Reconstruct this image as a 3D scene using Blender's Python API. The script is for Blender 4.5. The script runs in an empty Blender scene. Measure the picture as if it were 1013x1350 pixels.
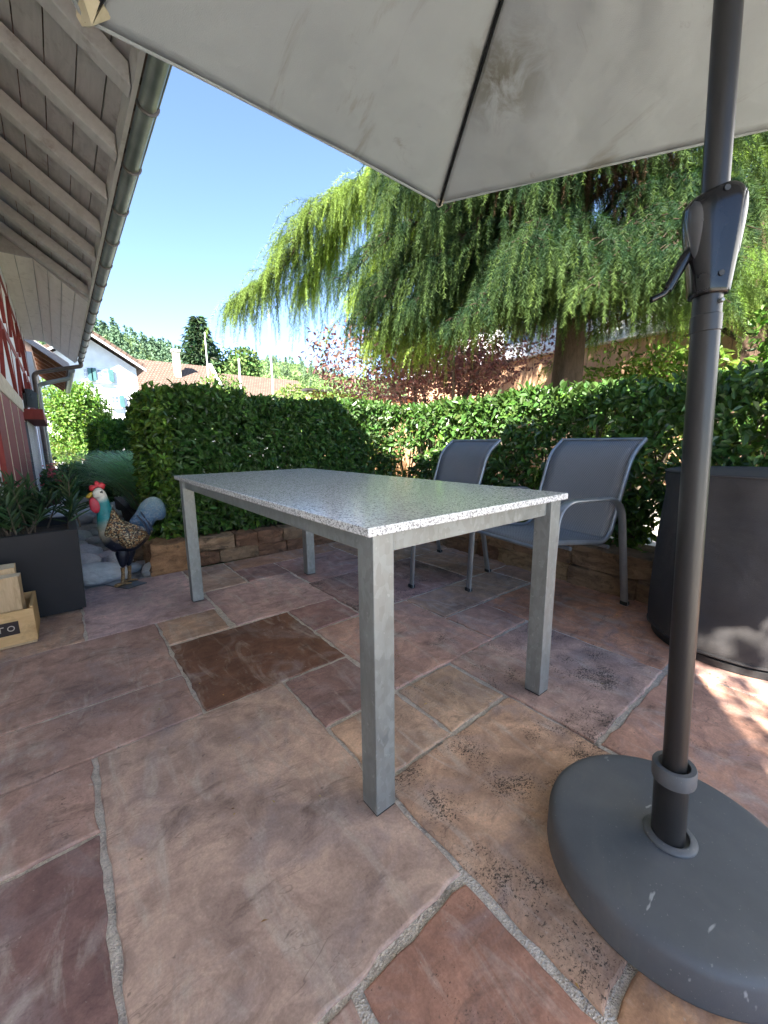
import bpy, bmesh, math, random
import numpy as np
from mathutils import Vector, Matrix
rng = np.random.default_rng(7); random.seed(7)
S = bpy.context.scene; COL = S.collection
PI = math.pi
# ------------------------------------------------------------------ node helpers
def nmat(name):
    m = bpy.data.materials.new(name); m.use_nodes = True
    nt = m.node_tree; nt.nodes.clear()
    return m, nt
def nd(nt, t, ins=None, **kw):
    x = nt.nodes.new(t)
    for k, v in kw.items(): setattr(x, k, v)
    for k, v in (ins or {}).items():
        s = x.inputs[k]
        if isinstance(v, bpy.types.NodeSocket): nt.links.new(v, s)
        else:
            if isinstance(v, tuple) and len(v) == 3 and s.type == 'RGBA': v = v + (1,)
            s.default_value = v
    return x
def mix(nt, f, a, b, blend='MIX'):
    x = nt.nodes.new('ShaderNodeMix'); x.data_type = 'RGBA'; x.blend_type = blend
    for i, v in ((0, f), (6, a), (7, b)):
        s = x.inputs[i]
        if isinstance(v, bpy.types.NodeSocket): nt.links.new(v, s)
        else: s.default_value = v + (1,) if isinstance(v, tuple) and len(v) == 3 else v
    return x.outputs[2]
def mth(nt, op, a, b=0.0, clamp=False):
    x = nt.nodes.new('ShaderNodeMath'); x.operation = op; x.use_clamp = clamp
    for i, v in ((0, a), (1, b)):
        if isinstance(v, bpy.types.NodeSocket): nt.links.new(v, x.inputs[i])
        else: x.inputs[i].default_value = v
    return x.outputs[0]
def ramp(nt, fac, stops, interp='LINEAR'):
    x = nt.nodes.new('ShaderNodeValToRGB'); x.color_ramp.interpolation = interp
    e = x.color_ramp.elements
    while len(e) < len(stops): e.new(0.5)
    for i, (p, c) in enumerate(stops):
        e[i].position = p; e[i].color = (c, c, c, 1) if not isinstance(c, tuple) else c + (1,)
    nt.links.new(fac, x.inputs[0])
    return x.outputs[0]
def coords(nt, scale=(1, 1, 1), rot=(0, 0, 0)):
    tc = nd(nt, 'ShaderNodeTexCoord')
    return nd(nt, 'ShaderNodeMapping', {'Vector': tc.outputs['Object'], 'Scale': scale, 'Rotation': rot}).outputs[0]
def noise(nt, vec, scale, detail=4, rough=.55, dist=0):
    return nd(nt, 'ShaderNodeTexNoise', {'Vector': vec, 'Scale': scale, 'Detail': detail, 'Roughness': rough, 'Distortion': dist}).outputs['Fac']
def attr(nt): return nd(nt, 'ShaderNodeAttribute', attribute_name='col')
def finish(nt, color, rough=.6, metal=0.0, bump=None, bstr=.3, bdist=.01, spec=.5, extra=None):
    b = nd(nt, 'ShaderNodeBsdfPrincipled', {'Base Color': color, 'Roughness': rough, 'Metallic': metal, 'Specular IOR Level': spec})
    if bump is not None:
        bn = nd(nt, 'ShaderNodeBump', {'Height': bump, 'Strength': bstr, 'Distance': bdist})
        nt.links.new(bn.outputs[0], b.inputs['Normal'])
    o = nd(nt, 'ShaderNodeOutputMaterial', {'Surface': b.outputs[0]})
    return b, o
def simple(name, c1, c2, scale=6, rough=.6, metal=0, bscale=60, bstr=.2, stretch=(1, 1, 1), spec=.5, bdist=.004, detail=5):
    m, nt = nmat(name); v = coords(nt, stretch)
    f = ramp(nt, noise(nt, v, scale, detail), [(.3, 0.0), (.7, 1.0)])
    finish(nt, mix(nt, f, c1, c2), rough, metal, noise(nt, v, bscale, 4), bstr, bdist, spec)
    return m
def leafmat(name, trans=.4, rough=.45, warm=(1.25, 1.15, .55), spec=.5):
    m, nt = nmat(name); a = attr(nt).outputs['Color']
    b = nd(nt, 'ShaderNodeBsdfPrincipled', {'Base Color': a, 'Roughness': rough, 'Specular IOR Level': spec})
    t = nd(nt, 'ShaderNodeBsdfTranslucent', {'Color': mix(nt, 1.0, a, warm, 'MULTIPLY')})
    x = nd(nt, 'ShaderNodeMixShader', {0: trans, 1: b.outputs[0], 2: t.outputs[0]})
    nd(nt, 'ShaderNodeOutputMaterial', {'Surface': x.outputs[0]})
    return m
M = {}
# ------------------------------------------------------------------ mesh helpers
def link_mesh(name, me, m, parent=None, local=False):
    o = bpy.data.objects.new(name, me); COL.objects.link(o)
    if m: me.materials.append(m)
    if parent is not None:
        o.parent = parent
        if not local:
            r = parent
            off = Vector((0, 0, 0))
            while r is not None: off += Vector(r.location); r = r.parent
            me.transform(Matrix.Translation(-off))
    return o
class MB:
    def __init__(s): s.v = []; s.f = []; s.c = []; s.cc = (1, 1, 1, 0)
    def add(s, vs, fs):
        o = len(s.v); s.v += [tuple(p) for p in vs]; s.c += [s.cc] * len(vs)
        s.f += [tuple(i + o for i in f) for f in fs]; return o
    def box(s, a, b):
        x0, y0, z0 = a; x1, y1, z1 = b
        s.add([(x0,y0,z0),(x1,y0,z0),(x1,y1,z0),(x0,y1,z0),(x0,y0,z1),(x1,y0,z1),(x1,y1,z1),(x0,y1,z1)],
              [(3,2,1,0),(4,5,6,7),(0,1,5,4),(1,2,6,5),(2,3,7,6),(3,0,4,7)]); return s
    def beam(s, p, q, w, h, up=(0, 0, 1)):
        p, q = Vector(p), Vector(q); d = (q - p).normalized(); u = Vector(up)
        r = d.cross(u).normalized(); u = r.cross(d)
        vs = [e + r * (w / 2 * i) + u * (h / 2 * j) for e in (p, q) for i, j in ((-1,-1),(1,-1),(1,1),(-1,1))]
        s.add(vs, [(0,1,2,3),(7,6,5,4),(4,5,1,0),(5,6,2,1),(6,7,3,2),(7,4,0,3)]); return s
    def prism(s, poly, axis, a, b):   # poly in the two other axes, extruded
        def P(p, t):
            return {'x': (t, p[0], p[1]), 'y': (p[0], t, p[1]), 'z': (p[0], p[1], t)}[axis]
        n = len(poly)
        vs = [P(p, a) for p in poly] + [P(p, b) for p in poly]
        s.add(vs, [tuple(range(n))[::-1], tuple(range(n, 2 * n))] + [(i, (i + 1) % n, n + (i + 1) % n, n + i) for i in range(n)]); return s
    def tube(s, pts, r, n=10, cap=True, flat=None, up=(0, 0, 1)):
        pts = [Vector(p) for p in pts]; k = len(pts)
        rs = r if isinstance(r, (list, tuple)) else [r] * k
        t0 = (pts[1] - pts[0]).normalized(); u = Vector(up)
        if abs(t0.dot(u)) > .95: u = Vector((1, 0, 0)) if abs(t0.x) < .9 else Vector((0, 1, 0))
        vs = []; pu = None
        for i, p in enumerate(pts):
            t = (pts[min(i + 1, k - 1)] - pts[max(i - 1, 0)]).normalized()
            if pu is None: pu = (u - t * u.dot(t)).normalized()
            else: pu = (pu - t * pu.dot(t)).normalized()
            w = t.cross(pu)
            for j in range(n):
                a = 2 * PI * j / n
                fl = flat or (1, 1)
                vs.append(p + (pu * math.cos(a) * fl[0] + w * math.sin(a) * fl[1]) * rs[i])
        fs = [(i * n + j, i * n + (j + 1) % n, (i + 1) * n + (j + 1) % n, (i + 1) * n + j) for i in range(k - 1) for j in range(n)]
        if cap: fs += [tuple(range(n))[::-1], tuple(range((k - 1) * n, k * n))]
        s.add(vs, fs); return s
    def lathe(s, prof, c, n=32, axis=None, fr=None, cap=True):
        c = Vector(c); vs = []
        for i, (r, z) in enumerate(prof):
            for j in range(n):
                a = 2 * PI * j / n; q = r * (fr(a, z) if fr else 1)
                vs.append(c + Vector((q * math.cos(a), q * math.sin(a), z)) if axis is None else
                          c + axis[0] * (q * math.cos(a)) + axis[1] * (q * math.sin(a)) + axis[2] * z)
        k = len(prof)
        fs = [(i * n + j, i * n + (j + 1) % n, (i + 1) * n + (j + 1) % n, (i + 1) * n + j) for i in range(k - 1) for j in range(n)]
        if cap: fs += [tuple(range(n))[::-1], tuple(range((k - 1) * n, k * n))]
        s.add(vs, fs); return s
    def pillow(s, outl, T, P, c=None, rings=5, colf=None):
        # puffed outline: outl 2D points, P maps (x, z, y-offset) to 3D
        n = len(outl); c = c or (sum(p[0] for p in outl) / n, sum(p[1] for p in outl) / n)
        vs = []; fs = []; cs = []
        ks = [math.sin(PI / 2 * i / rings) for i in range(rings, 0, -1)]
        for side in (1, -1):
            base = len(vs)
            for q in ks:
                t = T * math.sqrt(max(0, 1 - q * q)) * side
                for p in outl:
                    xx, zz = c[0] + (p[0] - c[0]) * q, c[1] + (p[1] - c[1]) * q
                    vs.append(P(xx, zz, t)); cs.append((xx, zz))
            vs.append(P(c[0], c[1], T * side)); cs.append(c)
            ce = len(vs) - 1
            for i in range(rings - 1):
                for j in range(n):
                    f = (base + i*n + j, base + i*n + (j+1) % n, base + (i+1)*n + (j+1) % n, base + (i+1)*n + j)
                    fs.append(f if side > 0 else f[::-1])
            for j in range(n):
                f = (base + (rings-1)*n + j, base + (rings-1)*n + (j+1) % n, ce)
                fs.append(f if side > 0 else f[::-1])
        o = s.add(vs, fs)
        if colf:
            for i, q in enumerate(cs): s.c[o + i] = colf(*q)
        return s
    def build(s, name, m, parent=None, smooth=False, local=False, bevel=0, seg=2, weld=False, sub=0, col=False):
        me = bpy.data.meshes.new(name); me.from_pydata(s.v, [], s.f)
        if col:
            a = me.color_attributes.new('col', 'FLOAT_COLOR', 'POINT')
            a.data.foreach_set('color', np.array(s.c, dtype=np.float32).ravel())
        if weld or bevel or True:
            bm = bmesh.new(); bm.from_mesh(me)
            if weld: bmesh.ops.remove_doubles(bm, verts=bm.verts, dist=1e-4)
            bmesh.ops.recalc_face_normals(bm, faces=bm.faces)
            if bevel:
                es = [e for e in bm.edges if len(e.link_faces) == 2 and e.calc_face_angle(0) > .5]
                bmesh.ops.bevel(bm, geom=es, offset=bevel, segments=seg, affect='EDGES', profile=.5)
            bm.to_mesh(me); bm.free()
        me.polygons.foreach_set('use_smooth', [bool(smooth)] * len(me.polygons))
        o = link_mesh(name, me, m, parent, local)
        if smooth:
            try: me.set_sharp_from_angle(angle=math.radians(50))
            except Exception: pass
        if sub:
            sm = o.modifiers.new('sub', 'SUBSURF'); sm.levels = sub; sm.render_levels = sub
        return o
def raw_mesh(name, V, F, m, parent=None, colv=None, smooth=False):
    """V (n,3) and F (k, 3|4) numpy arrays."""
    me = bpy.data.meshes.new(name); k, w = F.shape
    me.vertices.add(len(V)); me.vertices.foreach_set('co', V.astype(np.float32).ravel())
    me.loops.add(k * w); me.loops.foreach_set('vertex_index', F.astype(np.int32).ravel())
    me.polygons.add(k); me.polygons.foreach_set('loop_start', np.arange(0, k * w, w, dtype=np.int32))
    me.polygons.foreach_set('use_smooth', np.full(k, smooth, dtype=bool))
    me.update(calc_edges=True)
    if colv is not None:
        a = me.color_attributes.new('col', 'FLOAT_COLOR', 'POINT')
        c = np.ones((len(V), 4), np.float32); c[:, :3] = colv
        a.data.foreach_set('color', c.ravel())
    return link_mesh(name, me, m, parent)
def unit(a): return a / np.maximum(np.linalg.norm(a, axis=-1, keepdims=True), 1e-9)
def rdir(n): return unit(rng.normal(size=(n, 3)))
def leaves(name, P, A, N, L, W, colr, m, parent=None, fold=.25, six=True, bend=.15):
    """pointed folded leaves: base P, axis A, facing N, length L, width W, colour per leaf."""
    n = len(P); A = unit(A); B = unit(np.cross(A, N)); N = np.cross(B, A)
    L = np.broadcast_to(L, n)[:, None]; W = np.broadcast_to(W, n)[:, None]
    up = N * W * fold; tip = P + A * L - N * L * bend
    if six:
        vs = np.stack([P, P + A*L*.3 + B*W*.5 + up, P + A*L*.68 + B*W*.42 + up*.8 - N*L*bend*.4, tip,
                       P + A*L*.68 - B*W*.42 + up*.8 - N*L*bend*.4, P + A*L*.3 - B*W*.5 + up], 1)
        q = np.array([[0, 1, 2, 3], [0, 3, 4, 5]])
    else:
        vs = np.stack([P, P + A*L*.45 + B*W*.5 + up, tip, P + A*L*.45 - B*W*.5 + up], 1)
        q = np.array([[0, 1, 2, 3]])
    k = vs.shape[1]
    F = (np.arange(n)[:, None, None] * k + q[None]).reshape(-1, 4)
    c = np.repeat(colr, k, axis=0)
    return raw_mesh(name, vs.reshape(-1, 3), F, m, parent, c)
def vnoise(P, s, seed=0):
    """cheap smooth 3D noise, about -1..1"""
    r = np.random.default_rng(seed); out = np.zeros(len(P))
    for i in range(7):
        k = r.normal(size=3) * s * (1 + .45 * i); out += np.sin(P @ k + r.uniform(0, 6.28)) / (1 + .35 * i)
    return out / 2.2
def jcol(base, n, v=.25, hue=.12, seed=None):
    b = np.array(base)[None] * (1 + rng.normal(size=(n, 1)) * v).clip(.35, 1.9)
    return (b * (1 + rng.normal(size=(n, 3)) * hue)).clip(.002, .95)
def thing(name, label, cat, loc=(0, 0, 0), rotz=0, group=None, kind=None):
    o = bpy.data.objects.new(name, None); COL.objects.link(o)
    o.location = loc; o.rotation_euler = (0, 0, rotz); o.empty_display_size = .1
    return tag(o, label, cat, group, kind)
def tag(o, label=None, cat=None, group=None, kind=None):
    if label: o['label'] = label
    if cat: o['category'] = cat
    if group: o['group'] = group
    if kind: o['kind'] = kind
    return o
def struct(o, label=None, cat=None): return tag(o, label, cat, None, 'structure')
def copy_tree(o, parent=None):
    kids = list(o.children)
    c = o.copy(); COL.objects.link(c); c.parent = parent
    for ch in kids: copy_tree(ch, c)
    return c
# ------------------------------------------------------------------ camera
f, pitch, roll, H, ang = 525.7467, .1759744, -.0094533, .9192278, .6764159
ca, sa = math.cos(ang), math.sin(ang)
def rot(p): return Vector((ca * p[0] + sa * p[1], -sa * p[0] + ca * p[1], p[2]))
fw0 = Vector((0, math.cos(pitch), -math.sin(pitch))); up0 = Vector((0, math.sin(pitch), math.cos(pitch))); rt0 = Vector((1, 0, 0))
cr, sr = math.cos(roll), math.sin(roll)
Rv = rot(cr * rt0 + sr * up0); Uv = rot(-sr * rt0 + cr * up0); Fv = rot(fw0)
cam = bpy.data.cameras.new('camera'); co = bpy.data.objects.new('camera', cam); COL.objects.link(co)
mw = Matrix((Rv, Uv, -Fv)).transposed().to_4x4(); mw.translation = Vector((0, 0, H)); co.matrix_world = mw
cam.sensor_fit = 'HORIZONTAL'; cam.sensor_width = 36; cam.lens = f / 1013 * 36; cam.clip_start = .02; cam.clip_end = 3000
S.camera = co
# ------------------------------------------------------------------ light
SUN = Vector((-1.0, -.60, 1.0)).normalized()
w = bpy.data.worlds.new('World'); S.world = w; w.use_nodes = True
wn = w.node_tree; bg = wn.nodes['Background']
sky = wn.nodes.new('ShaderNodeTexSky'); sky.sky_type = 'NISHITA'; sky.sun_disc = False
sky.sun_elevation = math.asin(SUN.z); sky.sun_rotation = math.atan2(SUN.x, SUN.y)
sky.air_density = .8; sky.dust_density = .05; sky.ozone_density = 1.3; sky.altitude = 2600
wn.links.new(sky.outputs[0], bg.inputs[0]); bg.inputs[1].default_value = .085
sl = bpy.data.lights.new('sun', 'SUN'); sl.energy = 5.0; sl.angle = math.radians(.5); sl.color = (1, .94, .84)
so = bpy.data.objects.new('sun', sl); COL.objects.link(so); so.rotation_euler = SUN.to_track_quat('Z', 'Y').to_euler()
S.view_settings.view_transform = 'Standard'; S.view_settings.look = 'None'; S.view_settings.exposure = 2.9; S.view_settings.gamma = 1
S.render.engine = 'CYCLES'; cy = S.cycles
cy.use_denoising = True; cy.max_bounces = 8; cy.diffuse_bounces = 4; cy.glossy_bounces = 3; cy.transmission_bounces = 5; cy.transparent_max_bounces = 6
cy.caustics_reflective = False; cy.caustics_refractive = False; cy.sample_clamp_indirect = 6
try: cy.denoiser = 'OPENIMAGEDENOISE'
except Exception: pass
# ------------------------------------------------------------------ materials
def m_flag():
    m, nt = nmat('sandstone_flags'); a = attr(nt); v = coords(nt)
    tint = a.outputs['Color']; dirt = a.outputs['Alpha']
    big = noise(nt, v, 3.2, 6, .6, .6); c = mix(nt, ramp(nt, big, [(.25, 0.0), (.75, 1.0)]), (.62, .6, .62), (1.35, 1.28, 1.2))
    col = mix(nt, 1.0, tint, c, 'MULTIPLY')
    md = noise(nt, v, 11, 6, .68, 1.0); col = mix(nt, 1.0, col, mix(nt, ramp(nt, md, [(.32, 0.0), (.68, 1.0)]), (.70, .66, .66), (1.22, 1.2, 1.16)), 'MULTIPLY')
    hu = noise(nt, v, 4.2, 4, .6, 1.5); col = mix(nt, ramp(nt, hu, [(.5, 0.0), (.68, .5)]), col, (.36, .29, .285))
    v2 = coords(nt, (5, 1.4, 1), (0, 0, .5)); st = noise(nt, v2, 2.4, 8, .65, 1.2)
    col = mix(nt, mth(nt, 'MULTIPLY', ramp(nt, st, [(.52, 0.0), (.72, 1.0)]), .55), col, (.62, .54, .46))
    v3 = coords(nt, (1, 2.2, 1), (0, 0, .2)); st2 = noise(nt, v3, 4.5, 7, .7, .8)
    col = mix(nt, mth(nt, 'MULTIPLY', ramp(nt, st2, [(.56, 0.0), (.70, 1.0)]), .6), col, (.10, .062, .05))
    fine = noise(nt, v, 160, 4, .7); col = mix(nt, .35, col, ramp(nt, fine, [(.3, .55), (.7, 1.4)]), 'MULTIPLY')
    for sc_, rt_, sd_ in ((2.6, .4, (1, 3, 1)), (4.2, -.9, (1, 2.2, 1))):
        ln = noise(nt, coords(nt, sd_, (0, 0, rt_)), sc_, 4, .6, .5); ab = mth(nt, 'ABSOLUTE', mth(nt, 'SUBTRACT', ln, .52))
        k = mth(nt, 'MULTIPLY', ramp(nt, ab, [(.0, 1.0), (.0055, 0.0)]), ramp(nt, noise(nt, v, 6, 3, .6), [(.5, 0.0), (.62, .6)])); col = mix(nt, k, col, (.13, .09, .075))
    pt = noise(nt, v, 46, 3, .55); col = mix(nt, ramp(nt, pt, [(.69, 0.0), (.73, .55)]), col, (.12, .085, .07)); col = mix(nt, ramp(nt, noise(nt, v, 63, 3, .6, .5), [(.68, 0.0), (.75, .4)]), col, (.66, .58, .50))
    # lichen / soil specks where the stone is dirty
    sp = mth(nt, 'ADD', mth(nt, 'MULTIPLY', noise(nt, v, 230, 4, .7, .3), .5), mth(nt, 'MULTIPLY', noise(nt, coords(nt, (1, 1.7, 1), (0, 0, .9)), 95, 5, .75, .6), .5)); area = noise(nt, v, 5.5, 3, .6, .3)
    th = mth(nt, 'ADD', mth(nt, 'MULTIPLY', dirt, .17), mth(nt, 'MULTIPLY', mth(nt, 'SUBTRACT', area, .5), .55))
    k = mth(nt, 'MULTIPLY', mth(nt, 'SUBTRACT', mth(nt, 'ADD', sp, th), .665), 16.0, True)
    k = mth(nt, 'MULTIPLY', k, ramp(nt, dirt, [(.02, 0.0), (.2, .9)]))
    col = mix(nt, k, col, (.035, .027, .022))
    h = mth(nt, 'ADD', mth(nt, 'MULTIPLY', noise(nt, v, 9, 8, .62, .5), 1.0), mth(nt, 'MULTIPLY', st, .5))
    h = mth(nt, 'ADD', h, mth(nt, 'MULTIPLY', fine, .10))
    lay = noise(nt, coords(nt, (1, 1.5, 1), (0, 0, .35)), 3.1, 6, .58, .7)
    fl = mth(nt, 'DIVIDE', mth(nt, 'FLOOR', mth(nt, 'MULTIPLY', lay, 17.0)), 17.0)
    h = mth(nt, 'ADD', h, mth(nt, 'MULTIPLY', fl, 1.6))
    lv = nd(nt, 'ShaderNodeTexNoise', {'Vector': nd(nt, 'ShaderNodeCombineXYZ', {0: mth(nt, 'MULTIPLY', fl, 57.0)}).outputs[0], 'Scale': 5.0}).outputs['Fac']
    col = mix(nt, 1.0, col, ramp(nt, lv, [(.3, .86), (.7, 1.12)]), 'MULTIPLY')
    finish(nt, col, ramp(nt, big, [(.3, .55), (.7, .8)]), 0, h, .5, .010, .3)
    return m
M['flag'] = m_flag()
def m_mortar():
    m, nt = nmat('mortar'); v = coords(nt)
    vo = nd(nt, 'ShaderNodeTexVoronoi', {'Vector': v, 'Scale': 260.0}); n1 = noise(nt, v, 14, 5, .7)
    c = mix(nt, ramp(nt, n1, [(.3, 0.0), (.72, 1.0)]), (.58, .50, .42), (.84, .75, .65))
    vg = nd(nt, 'ShaderNodeSeparateColor', {0: vo.outputs['Color']}).outputs[0]
    c = mix(nt, 1.0, c, ramp(nt, vg, [(0, .82), (1, 1.14)]), 'MULTIPLY')
    c = mix(nt, ramp(nt, noise(nt, v, 34, 5, .75), [(.50, 0.0), (.62, .55)]), c, (.34, .295, .245))
    c = mix(nt, ramp(nt, noise(nt, v, 7, 5, .7), [(.585, 0.0), (.69, .7)]), c, (.09, .078, .06))
    finish(nt, c, .95, 0, mth(nt, 'ADD', vo.outputs['Distance'], mth(nt, 'MULTIPLY', noise(nt, v, 50, 5, .7), 2.0)), .85, .005, .2)
    return m
M['mortar'] = m_mortar()
def m_granite():
    m, nt = nmat('polished_granite'); v = coords(nt)
    vo = nd(nt, 'ShaderNodeTexVoronoi', {'Vector': v, 'Scale': 285.0, 'Randomness': 1.0}); r = nd(nt, 'ShaderNodeSeparateColor', {0: vo.outputs['Color']}).outputs[0]
    n1 = noise(nt, v, 120, 3, .6)
    t = mth(nt, 'ADD', mth(nt, 'MULTIPLY', r, .7), mth(nt, 'MULTIPLY', n1, .4))
    c = ramp(nt, t, [(.08, (.06, .06, .065)), (.27, (.28, .28, .285)), (.42, (.56, .56, .565)), (.62, (.71, .715, .72)), (.85, (.82, .82, .82))])
    finish(nt, c, .18, 0, noise(nt, v, 400, 2), .03, .001, .6)
    return m
M['granite'] = m_granite()
def m_galv():
    m, nt = nmat('galvanised_steel'); v = coords(nt)
    vo = nd(nt, 'ShaderNodeTexVoronoi', {'Vector': coords(nt, (1, 1, .6)), 'Scale': 75.0}); r = nd(nt, 'ShaderNodeSeparateColor', {0: vo.outputs['Color']}).outputs[1]
    c = mix(nt, r, (.25, .265, .26), (.33, .35, .345))
    c = mix(nt, ramp(nt, noise(nt, coords(nt, (1, 1, .25)), 14, 6, .7), [(.52, 0.0), (.72, .6)]), c, (.20, .205, .185))
    c = mix(nt, ramp(nt, noise(nt, v, 60, 3, .6), [(.645, 0.0), (.70, .35)]), c, (.50, .52, .51))
    finish(nt, c, ramp(nt, r, [(0, .42), (1, .6)]), .55, noise(nt, v, 130, 3), .12, .002)
    return m
M['galv'] = m_galv()
M['rubber'] = simple('black_plastic', (.012, .012, .013), (.03, .03, .03), 30, .55)
M['alu'] = simple('grey_painted_aluminium', (.20, .21, .22), (.30, .31, .32), 12, .38, .55, 200, .05)
def m_sling():
    m, nt = nmat('woven_sling'); tc = nd(nt, 'ShaderNodeTexCoord'); v = tc.outputs['UV']
    w1 = nd(nt, 'ShaderNodeTexChecker', {'Vector': v, 'Scale': 1.0, 'Color1': (.125, .122, .12), 'Color2': (.25, .243, .238)})
    n1 = noise(nt, coords(nt), 9, 5, .6)
    c = mix(nt, ramp(nt, n1, [(.35, 0.0), (.75, .5)]), w1.outputs[0], (.21, .21, .215))
    finish(nt, c, .8, 0, w1.outputs['Fac'], .35, .0015, .2)
    return m
M['sling'] = m_sling()
M['anthracite'] = simple('anthracite_powder_coat', (.013, .012, .014), (.021, .020, .023), 3, .6, 0, 300, .12, spec=.4)
M['pole'] = simple('grey_lacquered_pole', (.024, .023, .024), (.036, .035, .035), 14, .36, .3, 250, .05, (1, 1, .1))
M['base'] = simple('grey_plastic_base', (.060, .060, .064), (.085, .085, .088), 5, .52, 0, 500, .10, spec=.45)
M['gloss'] = simple('black_gloss_plastic', (.008, .008, .009), (.014, .014, .016), 8, .16, 0, 120, .02, spec=.35)
M['cheek'] = simple('glossy_grey_plastic', (.05, .05, .055), (.075, .075, .08), 8, .12, 0, 120, .02, spec=.6)
def m_canopy():
    m, nt = nmat('canopy_cloth'); v = coords(nt)
    base = mix(nt, ramp(nt, noise(nt, v, 1.6, 5, .6), [(.3, 0.0), (.75, 1.0)]), (.315, .35, .372), (.275, .305, .322))
    st = noise(nt, coords(nt, (2.2, .7, 1), (0, 0, .7)), 2.6, 7, .66, 1.0)
    base = mix(nt, ramp(nt, st, [(.585, 0.0), (.70, .62)]), base, (.18, .175, .14))
    st2 = noise(nt, coords(nt, (1, 3, 1), (0, 0, -.5)), 3.4, 6, .7, .8)
    base = mix(nt, ramp(nt, st2, [(.64, 0.0), (.72, .45)]), base, (.15, .15, .115))
    dv = nd(nt, 'ShaderNodeVectorMath', {0: v, 1: (.44, .83, 2.13)}, operation='DISTANCE').outputs['Value']
    sm = mth(nt, 'MULTIPLY', ramp(nt, dv, [(.02, 1.0), (.20, 0.0)]), ramp(nt, noise(nt, v, 9, 5, .7, .6), [(.40, 0.0), (.58, 1.0)]))
    base = mix(nt, sm, base, (.14, .14, .115))
    wv = noise(nt, v, 420, 2, .5)
    b = nd(nt, 'ShaderNodeBsdfPrincipled', {'Base Color': base, 'Roughness': .9, 'Specular IOR Level': .1})
    bn = nd(nt, 'ShaderNodeBump', {'Height': mth(nt, 'ADD', mth(nt, 'MULTIPLY', wv, .05), noise(nt, v, 5, 3, .5)), 'Strength': .5, 'Distance': .035})
    nt.links.new(bn.outputs[0], b.inputs['Normal'])
    t = nd(nt, 'ShaderNodeBsdfTranslucent', {'Color': (.8, .82, .82)})
    x = nd(nt, 'ShaderNodeMixShader', {0: .055, 1: b.outputs[0], 2: t.outputs[0]})
    nd(nt, 'ShaderNodeOutputMaterial', {'Surface': x.outputs[0]})
    return m
M['canopy'] = m_canopy()
M['rib_end'] = simple('tan_canopy_reinforcement', (.36, .33, .27), (.30, .27, .21), 20, .9)
M['pocket'] = simple('yellowed_pocket_cloth', (.50, .46, .34), (.40, .36, .25), 20, .9)
def m_base():
    m, nt = nmat('scuffed_grey_plastic'); v = coords(nt)
    c = mix(nt, ramp(nt, noise(nt, v, 6, 5, .6), [(.3, 0.0), (.7, 1.0)]), (.088, .093, .102), (.118, .123, .132))
    c = mix(nt, ramp(nt, noise(nt, coords(nt, (1, 2.5, 1), (0, 0, .6)), 13, 3, .5, .4), [(.705, 0.0), (.735, .75)]), c, (.42, .42, .41))
    c = mix(nt, ramp(nt, noise(nt, v, 190, 2, .5), [(.70, 0.0), (.74, .5)]), c, (.30, .29, .27))
    c = mix(nt, ramp(nt, noise(nt, v, 3, 6, .7, 1.0), [(.52, 0.0), (.75, .35)]), c, (.19, .175, .155))
    finish(nt, c, ramp(nt, noise(nt, v, 9, 5, .7), [(.3, .42), (.7, .66)]), 0, noise(nt, v, 420, 3, .6), .16, .002, .45); return m
M['base'] = m_base()
def m_cover():
    m, nt = nmat('weathered_cover_cloth'); v = coords(nt)
    c = mix(nt, ramp(nt, noise(nt, v, 3.5, 6, .65), [(.3, 0.0), (.75, 1.0)]), (.034, .033, .036), (.062, .057, .054))
    c = mix(nt, ramp(nt, noise(nt, coords(nt, (1, 1, .5)), 9, 6, .7), [(.6, 0.0), (.75, .45)]), c, (.10, .092, .082))
    finish(nt, c, .82, 0, mth(nt, 'ADD', noise(nt, coords(nt, (1, 1, .8), (.3, .5, 0)), 3.2, 3, .5, .8), mth(nt, 'MULTIPLY', noise(nt, v, 300, 2), .04)), .8, .04, .25)
    return m
M['cover'] = m_cover()
def m_wood(name, c1, c2, scale=5, stretch=(1, 9, 9), rough=.7, knots=.0, bstr=.35, dark=(.06, .04, .025)):
    m, nt = nmat(name); v = coords(nt, stretch)
    a = noise(nt, v, scale, 7, .62, .8); c = mix(nt, ramp(nt, a, [(.28, 0.0), (.72, 1.0)]), c1, c2)
    b = noise(nt, coords(nt), 7, 5, .7); c = mix(nt, ramp(nt, b, [(.56, 0.0), (.74, .6)]), c, dark)
    finish(nt, c, rough, 0, a, bstr, .004, .3); return m
M['crate'] = m_wood('crate_pine', (.62, .39, .17), (.74, .50, .25), 6, (2, 2, 14), dark=(.26, .14, .05))
M['log'] = m_wood('old_wood_block', (.46, .31, .17), (.66, .49, .30), 5, (12, 12, 1.6), dark=(.13, .08, .045))
M['logend'] = m_wood('wood_end_grain', (.52, .43, .31), (.62, .53, .40), 9, (3, 3, 3))
M['plate'] = simple('dark_brown_plate', (.022, .011, .010), (.035, .018, .015), 10, .5)
M['letter'] = simple('pale_letter_paint', (.55, .45, .36), (.62, .52, .42), 10, .6)
M['rafter'] = m_wood('weathered_white_rafter', (.46, .425, .41), (.57, .535, .515), 3, (6, 1.5, 6), dark=(.26, .20, .17))
M['board'] = m_wood('weathered_white_boarding', (.36, .33, .32), (.50, .465, .45), 2.6, (7, 1.2, 7), dark=(.19, .145, .125))
M['soffit'] = m_wood('pale_soffit_boarding', (.70, .63, .56), (.80, .73, .66), 2.6, (7, 1.0, 7), dark=(.34, .27, .22))
M['zinc'] = simple('patinated_zinc', (.15, .17, .15), (.27, .29, .26), 5, .45, .5, 60, .2)
M['copper'] = simple('brown_downpipe', (.075, .062, .058), (.13, .11, .10), 8, .45, .4)
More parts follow.
